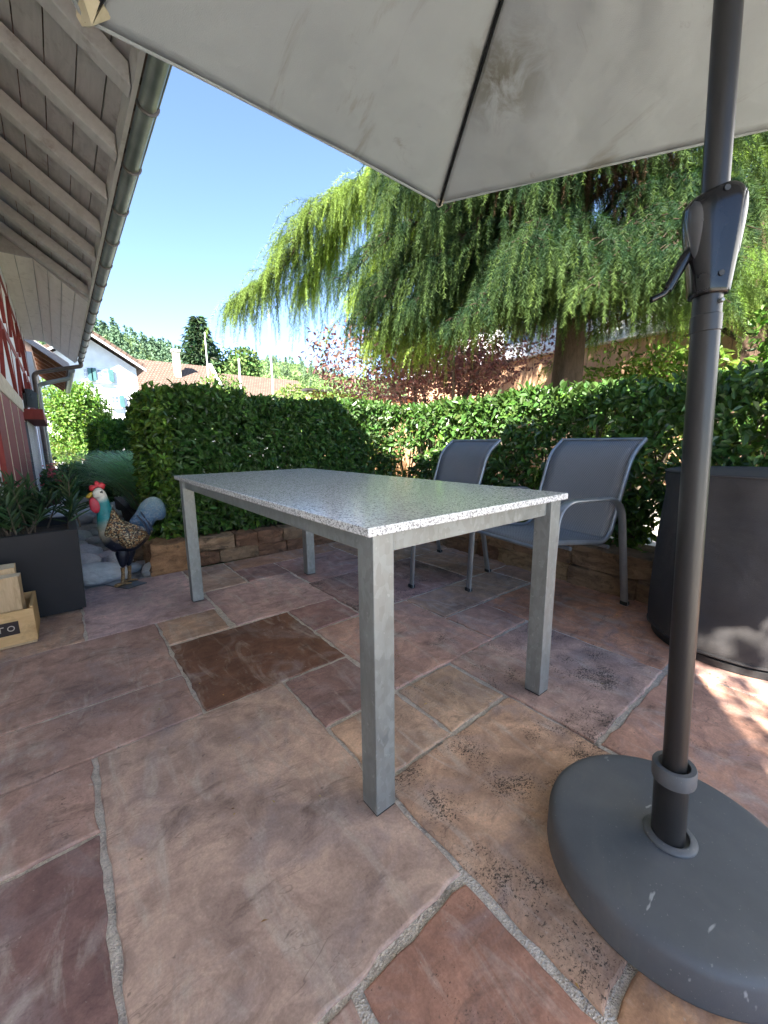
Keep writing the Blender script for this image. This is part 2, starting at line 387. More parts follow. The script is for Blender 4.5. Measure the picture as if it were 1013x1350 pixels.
M['plaster'] = simple('white_lime_plaster', (.70, .71, .74), (.84, .85, .87), 3, .9, 0, 60, .3, bdist=.006)
M['redwood'] = m_wood('oxblood_timber', (.19, .028, .025), (.26, .048, .04), 4, (7, 7, 1.5), dark=(.07, .018, .016))
M['palewood'] = m_wood('pale_lintel_wood', (.52, .43, .31), (.66, .57, .43), 4, (7, 1.5, 7))
M['tile'] = None
def m_tiles(name, c1, c2, sc=(3.0, 5.0), axis='x'):
    m, nt = nmat(name); tc = nd(nt, 'ShaderNodeTexCoord'); v = tc.outputs['UV']
    br = nd(nt, 'ShaderNodeTexBrick', {'Vector': v, 'Scale': 1.0, 'Color1': c1, 'Color2': c2, 'Mortar': tuple(x * .35 for x in c1), 'Mortar Size': .03, 'Brick Width': .22, 'Row Height': .26, 'Bias': 0.0})
    c = mix(nt, ramp(nt, noise(nt, coords(nt), 1.3, 5, .6), [(.3, 0.0), (.75, .55)]), br.outputs[0], tuple(x * .62 for x in c2))
    finish(nt, c, .85, 0, br.outputs['Fac'], -.8, .02, .2); return m
M['tile'] = m_tiles('brown_clay_tiles', (.14, .092, .072), (.20, .138, .108))
M['tile2'] = m_tiles('old_clay_tiles', (.24, .15, .12), (.34, .22, .17))
def m_sandwall():
    m, nt = nmat('rough_sandstone'); v = coords(nt); a = attr(nt).outputs['Color']
    n1 = noise(nt, coords(nt, (1, 1, 2.4)), 7, 8, .66, .8)
    c = mix(nt, 1.0, a, mix(nt, ramp(nt, n1, [(.3, 0.0), (.7, 1.0)]), (.45, .40, .36), (1.5, 1.4, 1.25)), 'MULTIPLY')
    c = mix(nt, ramp(nt, noise(nt, v, 16, 6, .7), [(.55, 0.0), (.68, .7)]), c, (.05, .045, .032))
    finish(nt, c, .92, 0, mth(nt, 'ADD', n1, mth(nt, 'MULTIPLY', noise(nt, v, 45, 5, .7), .3)), 1.0, .03, .2); return m
M['sandwall'] = m_sandwall()
def m_river():
    m, nt = nmat('river_stone'); v = coords(nt); oi = nd(nt, 'ShaderNodeObjectInfo').outputs['Random']
    base = ramp(nt, oi, [(0, (.58, .61, .64)), (.3, (.68, .68, .69)), (.6, (.58, .56, .54)), (.8, (.72, .71, .70)), (1, (.50, .41, .38))])
    c = mix(nt, 1.0, base, mix(nt, noise(nt, v, 3, 7, .65, .5), (.62, .62, .62), (1.4, 1.4, 1.4)), 'MULTIPLY')
    finish(nt, c, .85, 0, noise(nt, coords(nt, (1, 1, 2)), 3.5, 8, .6, .4), .55, .03, .3); return m
M['river'] = m_river()
M['soil'] = simple('dark_bed_soil', (.035, .026, .018), (.085, .062, .042), 9, .95, 0, 40, .9, bdist=.02)
M['gravel'] = simple('pale_gravel', (.46, .43, .39), (.62, .59, .54), 30, .95, 0, 90, .8, bdist=.01)
M['pebble'] = simple('grey_pebble_bed', (.20, .20, .20), (.50, .49, .48), 40, .95, 0, 60, 1.0, bdist=.02)
M['bounce_paving'] = simple('pale_bounce_paving', (.52, .47, .41), (.66, .61, .54), 3, .95, 0, 60, .4)
M['asphalt'] = simple('pale_worn_asphalt', (.16, .16, .165), (.23, .225, .22), 6, .9, 0, 200, .4, bdist=.004)
M['lawn'] = simple('meadow_ground', (.075, .13, .025), (.13, .19, .04), 2, .95, 0, 20, .6, bdist=.03)
M['bark'] = m_wood('larch_bark', (.075, .047, .033), (.15, .098, .07), 8, (6, 6, 1.5), .95, bstr=1.0)
M['twig'] = m_wood('dark_larch_twig', (.028, .019, .013), (.055, .036, .025), 8, (6, 6, 1.5), .95)
M['stem'] = m_wood('grey_stem', (.09, .07, .05), (.16, .13, .10), 8, (6, 6, 1.5), .95, bstr=.8)
M['leaf'] = leafmat('hedge_leaf', .32, .36)
M['leaf2'] = leafmat('soft_leaf', .45, .5)
M['needle'] = leafmat('larch_needle', .42, .6, (1.3, 1.15, .5), .25)
M['redleaf'] = leafmat('plum_leaf', .35, .5, (1.3, .9, .8))
M['grassblade'] = leafmat('grass_blade', .35, .5, (1.1, 1.1, .8))
M['farleaf'] = leafmat('far_leaf', .15, .8, (1.1, 1.1, .7), .1)
def uv_planar(o, a, b):
    me = o.data; a = np.array(a, float); b = np.array(b, float); off = Vector((0, 0, 0)); r = o.parent
    while r is not None: off += Vector(r.location); r = r.parent
    co = np.zeros(len(me.vertices) * 3); me.vertices.foreach_get('co', co); co = co.reshape(-1, 3) + np.array(off)
    vi = np.zeros(len(me.loops), dtype=np.int32); me.loops.foreach_get('vertex_index', vi)
    uv = np.stack([co @ a, co @ b], 1)[vi]
    l = me.uv_layers.new(name='UVMap'); l.data.foreach_set('uv', uv.astype(np.float32).ravel())
# ================================================================== SETTING: ground
struct(MB().box((-900, -900, -.5), (900, 900, -.06)).build('ground', M['lawn']))
# mortar bed + flags (all stones follow one 0.3 m grid)
struct(MB().box((-1.0, -3.0, -.05), (2.62, 3.12, -.0065)).build('mortar_bed', M['mortar']))
TAN, MAU, PUR, RED, ORA, PNK, BRN = (.325, .243, .188), (.30, .225, .215), (.20, .135, .13), (.115, .062, .044), (.315, .185, .122), (.31, .205, .172), (.235, .155, .112)
flags = [ # x0 x1 y0 y1 colour dirt
 (-.022, .571, .453, 1.358, (.285, .222, .190), .08), (-.95, .285, 1.36, 1.662, (.235, .160, .145), .1), (-.95, .285, 1.668, 2.262, (.235, .165, .155), .12),
 (-.95, -.008, 2.268, 3.11, TAN, .1), (-.003, .590, 2.262, 3.11, (.33, .26, .265), .1), (.287, .575, 1.957, 2.255, TAN, .05), (.290, .872, 1.364, 1.948, RED, .12),
 (.602, 1.182, 1.962, 2.55, MAU, .05), (.598, .884, 2.562, 3.10, (.25, .19, .165), .1), (.892, 1.19, 2.562, 2.856, PUR, .1), (.892, 1.795, 2.866, 3.11, BRN, .3),
 (1.198, 1.79, 2.285, 2.858, (.245, .165, .15), .15), (.883, 1.168, 1.665, 1.952, PUR, .3), (1.182, 2.075, 1.668, 2.275, (.21, .14, .135), .75), (.883, 1.478, 1.038, 1.650, (.30, .215, .175), .35),
 (.577, .868, 1.033, 1.352, PUR, .25), (.580, .868, .752, 1.022, TAN, .1), (.880, 1.165, .758, 1.026, (.32, .232, .18), .35), (1.178, 1.785, .440, 1.036, (.30, .215, .185), .62),
 (1.486, 1.785, 1.048, 1.335, (.285, .2, .165), .15), (1.486, 2.30, 1.346, 1.655, (.265, .195, .15), .2), (1.795, 2.60, .446, 1.335, ORA, .3), (.582, 1.172, .168, .742, (.30, .215, .165), .66),
 (1.190, 1.855, -.30, .430, (.30, .19, .145), .12), (1.865, 2.60, -.30, .434, PNK, .1), (.292, .566, -.30, .443, (.245, .145, .112), .3), (-.05, .278, -.30, .445, (.28, .2, .175), .2),
 (-.95, -.033, 1.068, 1.355, (.245, .175, .155), .15), (-.95, -.033, .455, 1.060, (.135, .088, .086), .12), (-.95, -.06, -.3, .443, BRN, .1), (.590, 1.18, -.80, .156, (.325, .20, .12), .1),
 (1.80, 2.60, 2.288, 3.11, BRN, .35), (2.088, 2.60, 1.668, 2.278, (.25, .17, .125), .4), (2.312, 2.60, 1.346, 1.655, BRN, .3),
 (1.190, 1.75, -1.2, -.31, TAN, .1), (1.76, 2.60, -1.2, -.31, BRN, .1), (-.95, .1, -1.2, -.312, MAU, .1), (.11, .58, -1.2, -.312, TAN, .1)]
def flag_mesh():
    b = MB(); r = random.Random(3)
    for x0, x1, y0, y1, c, d in flags:
        g = .0005 + r.random() * .0025
        cx, cy_ = (x0 + x1) / 2, (y0 + y1) / 2
        ring = []
        def edge(p, q):
            n = max(3, int(math.dist(p, q) / .035))
            for i in range(n):
                t = i / n; ring.append((p[0] + (q[0] - p[0]) * t, p[1] + (q[1] - p[1]) * t))
        q = [(x0 + g + r.uniform(0, .002), y0 + g + r.uniform(0, .002)), (x1 - g - r.uniform(0, .002), y0 + g + r.uniform(0, .002)),
             (x1 - g - r.uniform(0, .002), y1 - g - r.uniform(0, .002)), (x0 + g + r.uniform(0, .002), y1 - g - r.uniform(0, .002))]
        for i in range(4): edge(q[i], q[(i + 1) % 4])
        n = len(ring); ph = [r.uniform(0, 6.28) for _ in range(4)]
        z0 = r.uniform(-.0015, .0015); tx, ty = r.uniform(-.002, .002), r.uniform(-.002, .002)
        out = []
        for i, p in enumerate(ring):
            a = i / n * 6.28
            k = .0022 * (math.sin(7 * a + ph[0]) + math.sin(17 * a + ph[1]) + .9 * math.sin(31 * a + ph[2])) + r.uniform(-.0016, .0016)
            dx, dy = cx - p[0], cy_ - p[1]; m = math.hypot(dx, dy)
            out.append((p[0] + dx / m * k, p[1] + dy / m * k))
        b.cc = (*[min(.66, x * k_ * r.uniform(.97, 1.03)) for x, k_ in zip(c, (1.80, 1.72, 1.66))], d)
        def ins(p, e):
            return (p[0] - math.copysign(min(e, abs(p[0] - cx)), p[0] - cx) if abs(abs(p[0]-cx) - (x1-x0)/2) < .02 else p[0],
                    p[1] - math.copysign(min(e, abs(p[1] - cy_)), p[1] - cy_) if abs(abs(p[1]-cy_) - (y1-y0)/2) < .02 else p[1])
        hz = lambda p, z: z + z0 + tx * (p[0] - cx) + ty * (p[1] - cy_)
        vs = [(*p, -.03) for p in out] + [(*p, hz(p, -.0055)) for p in out] + [(*ins(p, .002), hz(p, -.0012)) for p in out] + [(*ins(p, .0055), hz(p, 0)) for p in out]
        fs = [(k * n + i, k * n + (i + 1) % n, (k + 1) * n + (i + 1) % n, (k + 1) * n + i) for k in range(3) for i in range(n)]
        fs.append(tuple(range(3 * n, 4 * n)))
        b.add(vs, fs)
    return b
struct(flag_mesh().build('patio_paving', M['flag'], col=True))
struct(MB().box((-1.1, 3.13, -.055), (.52, 9.5, -.03)).build('stone_bed', M['pebble']))
struct(MB().box((-14, -14, -.055), (14, -3.01, -.012)).build('bounce_paving', M['bounce_paving']))  # pale paving added out of view to bounce sun onto the patio
struct(MB().box((-12, 9.5, -.055), (30, 40, -.035)).build('lane', M['asphalt']))
struct(MB().box((.53, 3.30, -.055), (3.2, 6.8, .17)).build('bed_soil', M['soil']))
struct(MB().box((2.72, -4.0, -.055), (3.2, 3.29, .17)).build('bed_soil', M['soil']))
struct(MB().box((3.21, -6, -.055), (16, 6.7, -.02)).build('gravel_yard', M['gravel']))
def hill(name, pts, y0, y1, seed):
    """wooded ridge: skyline points (x, z) standing at y1, foot at y0"""
    xs = np.linspace(pts[0][0], pts[-1][0], 70); zs = np.interp(xs, [p[0] for p in pts], [p[1] for p in pts])
    rows = 14; V = []; r = np.random.default_rng(seed)
    for j in range(rows + 1):
        t = j / rows
        for x, z in zip(xs, zs):
            V.append((x * (.75 + .25 * t) + r.normal() * 2, y0 + (y1 - y0) * t, -2 + (z + 1) * math.sin(t * PI / 2) ** 1.1 + r.normal() * .5))
    for x, z in zip(xs, zs): V.append((x, y1 + 120, -2))
    n = len(xs); rows += 1
    F = np.array([(j * n + i, j * n + i + 1, (j + 1) * n + i + 1, (j + 1) * n + i) for j in range(rows) for i in range(n - 1)])
    V = np.array(V); struct(raw_mesh(name, V, F, M['lawn'], smooth=True))
    return V[:15 * n].reshape(15, n, 3)
def forest(name, G, per, base, dark, seed, conif=.25):
    """crowns packed over a ridge: many leaf-clump faces on rounded and pointed crowns"""
    r = np.random.default_rng(seed); rows, n = G.shape[:2]
    P = []; A = []; N = []; L = []; W = []; Cc = []
    for k in range(per):
        j = r.uniform(1, rows - 1.001); i = r.uniform(0, n - 1.001); j0, i0 = int(j), int(i); u, v_ = j - j0, i - i0
        p = (G[j0, i0] * (1 - u) * (1 - v_) + G[j0 + 1, i0] * u * (1 - v_) + G[j0, i0 + 1] * (1 - u) * v_ + G[j0 + 1, i0 + 1] * u * v_)
        con = r.random() < conif; s = r.uniform(.55, .95); m = 110
        d = unit(r.normal(size=(m, 3))); d[:, 2] = np.abs(d[:, 2]) * .9 + .05
        if con:
            h = r.random(m) ** .7; a = r.uniform(0, 6.28, m); R = (1 - h) * 2.6 * s
            q = np.stack([np.cos(a) * R, np.sin(a) * R, 1 + h * 11 * s], 1); nn = np.stack([np.cos(a), np.sin(a), np.full(m, .5)], 1)
        else:
            q = d * np.array([4.2, 4.2, 5.0]) * s * r.uniform(.8, 1.05, (m, 1)) + np.array([0, 0, 2.5]); nn = d
        b = np.array(dark if con else base) * r.uniform(.75, 1.3)
        P.append(p + q); N.append(nn + r.normal(size=(m, 3)) * .35); A.append(r.normal(size=(m, 3))); L.append(r.uniform(.7, 1.5, m) * s); W.append(r.uniform(.6, 1.1, m) * s)
        Cc.append(b[None] * r.uniform(.8, 1.25, (m, 1)))
    return leaves(name, np.concatenate(P), np.concatenate(A), np.concatenate(N), np.concatenate(L), np.concatenate(W), np.concatenate(Cc), M['farleaf'], six=False)
G1 = hill('hill', [(-160, 30), (-60, 40), (5, 42), (14, 41), (24, 39), (36, 35), (50, 33), (90, 14)], 90, 220, 1)
tag(forest('forest', G1, 2600, (.14, .21, .10), (.10, .16, .10), 5, .45), 'dark mixed forest covering the steep hill behind the white house', 'forest', kind='stuff')
G2 = hill('hill', [(20, 28), (55, 34), (80, 41), (105, 45), (125, 45), (150, 40), (190, 40), (330, 46)], 120, 260, 2)
tag(forest('forest', G2, 2600, (.17, .25, .10), (.12, .18, .10), 6, .15), 'lighter green wood covering the long low ridge behind the tiled roof', 'forest', kind='stuff')
# ================================================================== low dry stone walls
def stone_wall(name, label, segs, hgt, seed, courses=2):
    t = None; b = MB(); r = random.Random(seed)
    for (x0, y0), (x1, y1) in segs:
        L = math.dist((x0, y0), (x1, y1)); ux, uy = (x1 - x0) / L, (y1 - y0) / L; nx, ny = -uy, ux
        for c in range(courses):
            s = 0; z0 = -.02 + c * (hgt + .02) / courses; z1 = z0 + (hgt + .02) / courses - .006
            while s < L - .03:
                w_ = min(r.uniform(.22, .55), L - s)
                if L - s - w_ < .12: w_ = L - s
                k = r.uniform(.8, 1.15); col = r.choice([(.30, .19, .115), (.27, .17, .11), (.33, .23, .14), (.22, .13, .09), (.28, .2, .14)])
                b.cc = (*[q * k for q in col], 1)
                off = r.uniform(-.02, .015); n1, n2, m3 = 7, 4, 3
                # front + top + back grid of a rough block
                vs = []; gx = [s + .004 + (w_ - .008) * i / n1 for i in range(n1 + 1)]
                prof = [(0, z0), (0, z0 + (z1 - z0) * .33), (0, z0 + (z1 - z0) * .67), (0, z1 - .012), (.014, z1), (.10, z1 + r.uniform(-.01, .012)), (.18, z1), (.19, z0)]
                for j, (d, z) in enumerate(prof):
                    for i, g_ in enumerate(gx):
                        e = r.uniform(-.014, .014) if j < 7 else 0; ez = r.uniform(-.008, .008) if 0 < j < 7 else 0
                        endin = .012 if i in (0, n1) and j < 4 else 0
                        dd = d + off + e + endin
                        vs.append((x0 + ux * g_ + nx * dd, y0 + uy * g_ + ny * dd, z + ez))
                m = n1 + 1
                fs = [(j * m + i, j * m + i + 1, (j + 1) * m + i + 1, (j + 1) * m + i) for j in range(len(prof) - 1) for i in range(n1)]
                fs += [tuple(j * m for j in range(len(prof)))[::-1], tuple(j * m + n1 for j in range(len(prof)))]
                b.add(vs, fs); s += w_
    o = b.build(name, M['sandwall'], col=True, smooth=True)
    return tag(o, label, 'wall')
stone_wall('dry_stone_wall', 'low sandstone block wall under the dark left hedge behind the table', [((.60, 3.235), (1.2, 3.16)), ((1.2, 3.16), (2.45, 3.10))], .19, 4)
stone_wall('dry_stone_wall', 'low rough sandstone wall behind the two grey chairs', [((2.60, 2.95), (2.50, 1.2)), ((2.50, 1.2), (2.45, -1.2))], .26, 9)
b = MB(); r_ = random.Random(2)
def rough_block(a, c, col, seed, amp=.014):
    bm = bmesh.new(); bmesh.ops.create_cube(bm, size=1)
    bmesh.ops.subdivide_edges(bm, edges=bm.edges, cuts=5, use_grid_fill=True)
    a, c = Vector(a), Vector(c); mid = (a + c) / 2; sz = c - a
    P = np.array([v.co[:] for v in bm.verts]); P = np.sign(P) * .5 * (np.abs(P) * 2) ** .9
    nz = np.stack([vnoise(P * 3, 2.2, seed + i) for i in range(3)], 1)
    for v, p, q in zip(bm.verts, P, nz): v.co = Vector(p * np.array(sz) + q * amp) + mid
    me = bpy.data.meshes.new('block'); bm.to_mesh(me); n = len(bm.verts); bm.free()
    at_ = me.color_attributes.new('col', 'FLOAT_COLOR', 'POINT'); at_.data.foreach_set('color', np.tile(np.array([*col, 1], np.float32), n))
    me.polygons.foreach_set('use_smooth', [True] * len(me.polygons)); me.set_sharp_from_angle(angle=math.radians(40))
    return me
o = link_mesh('stone_block', rough_block((.415, 3.15, -.03), (.66, 3.48, .205), (.34, .205, .12), 3, .017), M['sandwall'])
tag(o, 'squared orange-brown sandstone block ending the wall beside the far left table leg', 'stone block')
o = link_mesh('stone_block', rough_block((.30, 3.55, -.03), (.52, 4.1, .19), (.25, .17, .12), 8, .03), M['sandwall'])
tag(o, 'dark brown rough edging stone behind the rooster tail', 'stone block')
# ================================================================== TABLE
L_, W_, lw = 1.8045, .8051, .0599
tx0 = ca * -.0246 + sa * .8387; ty0 = sa * .0246 + ca * .8387     # near leg corner (x along short side, y along long side)
T = thing('garden_table', 'long garden table with speckled grey granite top on four galvanised square legs', 'table', (tx0 + W_ / 2, ty0 + L_ / 2, 0))
ox, oy = .0218, .0137
MB().box((tx0 - ox, ty0 - oy, .7188), (tx0 + W_ + ox, ty0 + L_ + oy, .740)).build('tabletop', M['granite'], T, bevel=.003)
for ix in (0, 1):
    for iy in (0, 1):
        x, y = tx0 + ix * (W_ - lw), ty0 + iy * (L_ - lw)
        lg = MB().box((x, y, .006), (x + lw, y + lw, .7185)).build('leg', M['galv'], T, bevel=.0022)
        MB().box((x + .001, y + .001, .0015), (x + lw - .001, y + lw - .001, .0058)).build('foot_cap', M['rubber'], lg, bevel=.001)
fr = MB(); e = .016
for x in (tx0 + e, tx0 + W_ - e - .03): fr.box((x, ty0 + lw + .0005, .668), (x + .03, ty0 + L_ - lw - .0005, .7183))
for y in (ty0 + e, ty0 + L_ - e - .03): fr.box((tx0 + lw + .0005, y, .668), (tx0 + W_ - lw - .0005, y + .03, .7183))
fr.build('apron_frame', M['galv'], T, bevel=.002)
# ================================================================== CHAIRS
def bez(pts, n=8, r=.06):
    """polyline with rounded corners"""
    P = [Vector(p) for p in pts]; out = [P[0]]
    for i in range(1, len(P) - 1):
        a, b_, c = P[i - 1], P[i], P[i + 1]; rr = min(r, (a - b_).length * .48, (c - b_).length * .48)
        p, q = b_ + (a - b_).normalized() * rr, b_ + (c - b_).normalized() * rr
        for k in range(n + 1):
            t = k / n; out.append(p * (1 - t) ** 2 + b_ * 2 * t * (1 - t) + q * t * t)
    out.append(P[-1]); return out
def make_chair():
    t = thing('garden_chair', 'x', 'chair', group='stacking sling chairs along the stone wall')
    hw = .262
    prof = bez([(.285, 0, .385), (.265, 0, .425), (-.17, 0, .375), (-.31, 0, .83), (-.42, 0, .915)], 8, .085)
    # sling: seat and back, one woven strip each
    def strip(ps, name):
        n, k = len(ps), 8; V = []; UV = []; F = []
        s = 0; wd = hw - .012
        for i, p in enumerate(ps):
            if i: s += (p - ps[i - 1]).length
            tt = (ps[min(i + 1, n - 1)] - ps[max(i - 1, 0)]).normalized(); nn = Vector((tt.z, 0, -tt.x))
            if nn.z < 0: nn = -nn
            for j in range(k + 1):
                q = -1 + 2 * j / k; sag = -.014 * (1 - q * q) * math.sin(PI * i / (n - 1))
                V.append(p + nn * sag + Vector((0, q * wd, 0))); UV.append((s / .006, q * wd / .006))
        for i in range(n - 1):
            for j in range(k): F.append((i * (k + 1) + j, i * (k + 1) + j + 1, (i + 1) * (k + 1) + j + 1, (i + 1) * (k + 1) + j))
        me = bpy.data.meshes.new(name); me.from_pydata([tuple(v) for v in V], [], F)
        l = me.uv_layers.new(name='UVMap'); l.data.foreach_set('uv', [c for lp in me.loops for c in UV[lp.vertex_index]])
        me.polygons.foreach_set('use_smooth', [True] * len(me.polygons))
        o = link_mesh(name, me, M['sling'], t, True); so_ = o.modifiers.new('thick', 'SOLIDIFY'); so_.thickness = .0025; so_.offset = 0
    ib = min(range(len(prof)), key=lambda i: prof[i].z if prof[i].x < 0 else 9)
    strip(prof[:ib + 4], 'seat'); strip(prof[ib + 3:], 'backrest')
    for s in (-1, 1):
        y = s * hw
        MB().tube([p + Vector((0, y, 0)) for p in prof], .0125, 10, flat=(1.0, .85)).build('side_rail', M['alu'], t, True, True)
        arm = bez([(.305, s * (hw + .03), .0), (.275, s * (hw + .03), .625), (-.205, s * (hw + .03), .615), (-.325, s * (hw + .03), .0)], 10, .12)
        MB().tube(arm, .0165, 12, flat=(.62, 1.35), up=(1, 0, 0)).build('arm_leg', M['alu'], t, True, True)
        for q in (.305, -.325):
            MB().box((q - .016, y + s * .03 - .02, 0.001), (q + .016, y + s * .03 + .02, .022)).build('foot_cap', M['rubber'], t, local=True, bevel=.004)
    for x, z, e in ((.15, .385, .02), (-.15, .355, .02), (.285, .385, 0), (-.418, .914, 0)): MB().tube([(x, -hw - e, z), (x, hw + e, z)], .0105, 8).build('crossbar', M['alu'], t, True, True)
    return t
ch = make_chair(); ch['label'] = 'grey sling armchair nearest the covered barrel at the table corner'
ch.location = (2.11, 1.155, .002); ch.rotation_euler.z = math.radians(168.6)
c2 = copy_tree(ch); c2['label'] = 'grey sling armchair half hidden behind the tabletop, farther along the stone wall'
c2.location = (2.0, 2.0, .002)
# ================================================================== PARASOL
PT = thing('parasol', 'open off-white parasol with grey crank pole over the table', 'parasol', (.917, .18, .05))
tilt = Vector((-.024, .040, 1)); base = Vector((.917, .18, .07))
def pp(z): return base + tilt * (z - .07)
MB().tube([pp(.12), pp(1.165)], .0212, 28).build('lower_pole', M['pole'], PT, True)
MB().tube([pp(1.30), pp(2.47)], .0188, 28).build('upper_pole', M['pole'], PT, True)
ap = pp(2.5)
hexc = Vector((.842, .295, 2.0)); HR = 1.326
cor = [hexc + Vector((HR * math.cos(a), HR * math.sin(a), 0)) for a in (k * PI / 3 for k in range(6))]
def canopy():
    V = []; F = []; rows, cols = 40, 40
    for k in range(6):
        A_, B_ = cor[k], cor[(k + 1) % 6]; o = len(V)
        for i in range(rows + 1):
            t = i / rows
            for j in range(cols + 1):
                q = j / cols; e = A_.lerp(B_, q); p = ap.lerp(e, t)
                sag = 4 * q * (1 - q)
                p.z -= .045 * sag * math.sin(PI * t * .93) ; p.z += .02 * math.sin(PI * t)
                p += (hexc - e).normalized() * (.022 * sag * t * t)
                p.z += .004 * math.sin(9 * q + 5 * t + k) * t + (.0045 * math.sin(23 * q - 6 * t + 2 * k) + .003 * math.sin(31 * q + 9 * t + k)) * t * (1 - t) * 4 * q * (1 - q) * 4
                V.append(p)
        for i in range(rows):
            for j in range(cols): F.append((o + i * (cols + 1) + j, o + (i + 1) * (cols + 1) + j, o + (i + 1) * (cols + 1) + j + 1, o + i * (cols + 1) + j + 1))
    return np.array([tuple(v) for v in V]), np.array(F)
cv, cf = canopy()
can = raw_mesh('canopy', cv, cf, M['canopy'], PT, smooth=True)
so_ = can.modifiers.new('thick', 'SOLIDIFY'); so_.thickness = .002; so_.offset = 1
hem = MB()
for k in range(6):
    A_, B_ = cor[k], cor[(k + 1) % 6]; pts = []
    for j in range(21):
        q = j / 20; e = A_.lerp(B_, q); s_ = 4 * q * (1 - q); e = e + (hexc - e).normalized() * (.022 * s_); e.z += -.045 * s_ * math.sin(PI * .93) + .0; pts.append(e)
    hem.tube(pts, .0045, 6)
hem.build('hem', M['canopy'], can, True)
for k in range(6):
    e = cor[k]; d = (e - ap)
    rb = [ap + d * t + Vector((0, 0, .02 * math.sin(PI * t) - .011)) for t in (0.03, .2, .4, .6, .8, .93, .995)]
    r0 = MB().tube(rb, .0075, 8, flat=(1.25, .8)).build('rib', M['gloss'], PT, True)
    hub = pp(1.98); m = ap + d * .52 + Vector((0, 0, .008))
    MB().tube([hub + (m - hub) * .06, m], .0062, 8).build('stretcher', M['gloss'], PT, True)
    dn = d.normalized(); sd = Vector((-dn.y, dn.x, 0)).normalized()
    pk = MB(); big = 1.0 if k == 2 else .45
    for s in (-1, 1):   # folded pocket over the rib tip
        q = [e - dn * .075 * big + sd * s * .004 + Vector((0, 0, -.016)), e - dn * .055 * big + sd * s * .040 * big + Vector((0, 0, -.003)), e + dn * .004 + sd * s * .016 + Vector((0, 0, -.004)), e + dn * .010 + Vector((0, 0, -.010)), e - dn * .03 * big + Vector((0, 0, -.034 * big))]
        pk.add(q, [(0, 1, 2, 3, 4)])
        pk.add([p + Vector((0, 0, .003)) for p in q], [(4, 3, 2, 1, 0)])
    pk.build('rib_pocket', M['pocket' if k == 2 else 'rib_end'], can)
MB().lathe([(.022, -.05), (.045, -.045), (.045, .02), (.03, .04), (.022, .04)], pp(1.98), 20, cap=False).build('runner', M['gloss'], PT, True)
# crank housing: a downward taper with two bulged cheeks
hb = pp(1.155); ax = tilt.normalized(); vx = Vector((.70, -.71, 0)); vx = (vx - ax * vx.dot(ax)).normalized(); vy = ax.cross(vx)
HS = [(0, .0255, .0245), (.002, .0278, .0262), (.012, .0292, .0272), (.04, .0328, .0285), (.075, .0378, .0300), (.105, .0420, .0312), (.125, .0440, .0315), (.142, .0440, .0305), (.153, .0405, .0280), (.160, .0330, .0240), (.1635, .0235, .0205), (.164, .0170, .0170)]
def hsurf(z, a, e=0.0):
    zs = [q[0] for q in HS]; wx = float(np.interp(z, zs, [q[1] for q in HS])) + e; wy = float(np.interp(z, zs, [q[2] for q in HS])) + e
    c, s_ = math.cos(a), math.sin(a); k = (abs(c) ** 2.5 + abs(s_) ** 2.5) ** (-1 / 2.5)
    sh = .006 * max(0, (z - .10) / .06) * c       # right shoulder a little higher
    return hb + vx * (wx * c * k) + vy * (wy * s_ * k) + ax * (z + sh)
b_ = MB(); nn = 56
b_.add([hsurf(z, 2 * PI * j / nn) for z, _, _ in HS for j in range(nn)], [(i * nn + j, i * nn + (j + 1) % nn, (i + 1) * nn + (j + 1) % nn, (i + 1) * nn + j) for i in range(len(HS) - 1) for j in range(nn)] + [tuple(range(nn))[::-1]])
hs = b_.build('crank_housing', M['gloss'], PT, True, sub=1)
for ca_ in (math.radians(208), math.radians(326)):
    V = []; F = []; nr, nc = 14, 10
    for i in range(nr + 1):
        t = i / nr; z = .058 + .092 * t; hw_ = math.radians(24) * math.sqrt(max(0, 1 - (2 * t - 1) ** 2)) * (.55 + .6 * t)
        for j in range(nc + 1): q = -1 + 2 * j / nc; V.append(hsurf(z, ca_ + hw_ * q, .0009 * (1 - q * q) ** .5 * (1 if 0 < i < nr else 0) - .0001))
    F = [(i * (nc + 1) + j, i * (nc + 1) + j + 1, (i + 1) * (nc + 1) + j + 1, (i + 1) * (nc + 1) + j) for i in range(nr) for j in range(nc)]
    b_ = MB(); b_.add(V, F); b_.build('cheek_panel', M['cheek'], hs, True)
for x, z in ((0, .152), (.004, .028)):
    MB().lathe([(.0001, -.002), (.0038, -.002), (.0045, .002)], hsurf(z, PI * 1.5 + x * 8), 12, axis=(vx, ax, -vy)).build('screw_hole', M['rubber'], hs)
h0 = hb - vx * .032 + ax * .075 - vy * .004
MB().tube([h0, h0 - vx * .010 - ax * .012, h0 - vx * .034 - ax * .058], [.0075, .0075, .0062], 10, flat=(1.2, .8)).tube([h0 - vx * .032 - ax * .054, h0 - vx * .040 - ax * .064, h0 - vx * .060 - ax * .072], .0050, 10).build('crank_handle', M['gloss'], PT, True)
MB().lathe([(.0214, 0), (.0226, .001), (.0226, .027), (.0214, .028)], pp(1.098), 28, axis=(vx, vy, ax), cap=False).build('collar_ring', M['pole'], PT, True)
MB().lathe([(.004, 0), (.004, .004), (.0025, .006)], pp(1.143) - vy * .0205 + vx * .008, 10, axis=(vx, ax, -vy)).build('bolt', M['galv'], PT, True)
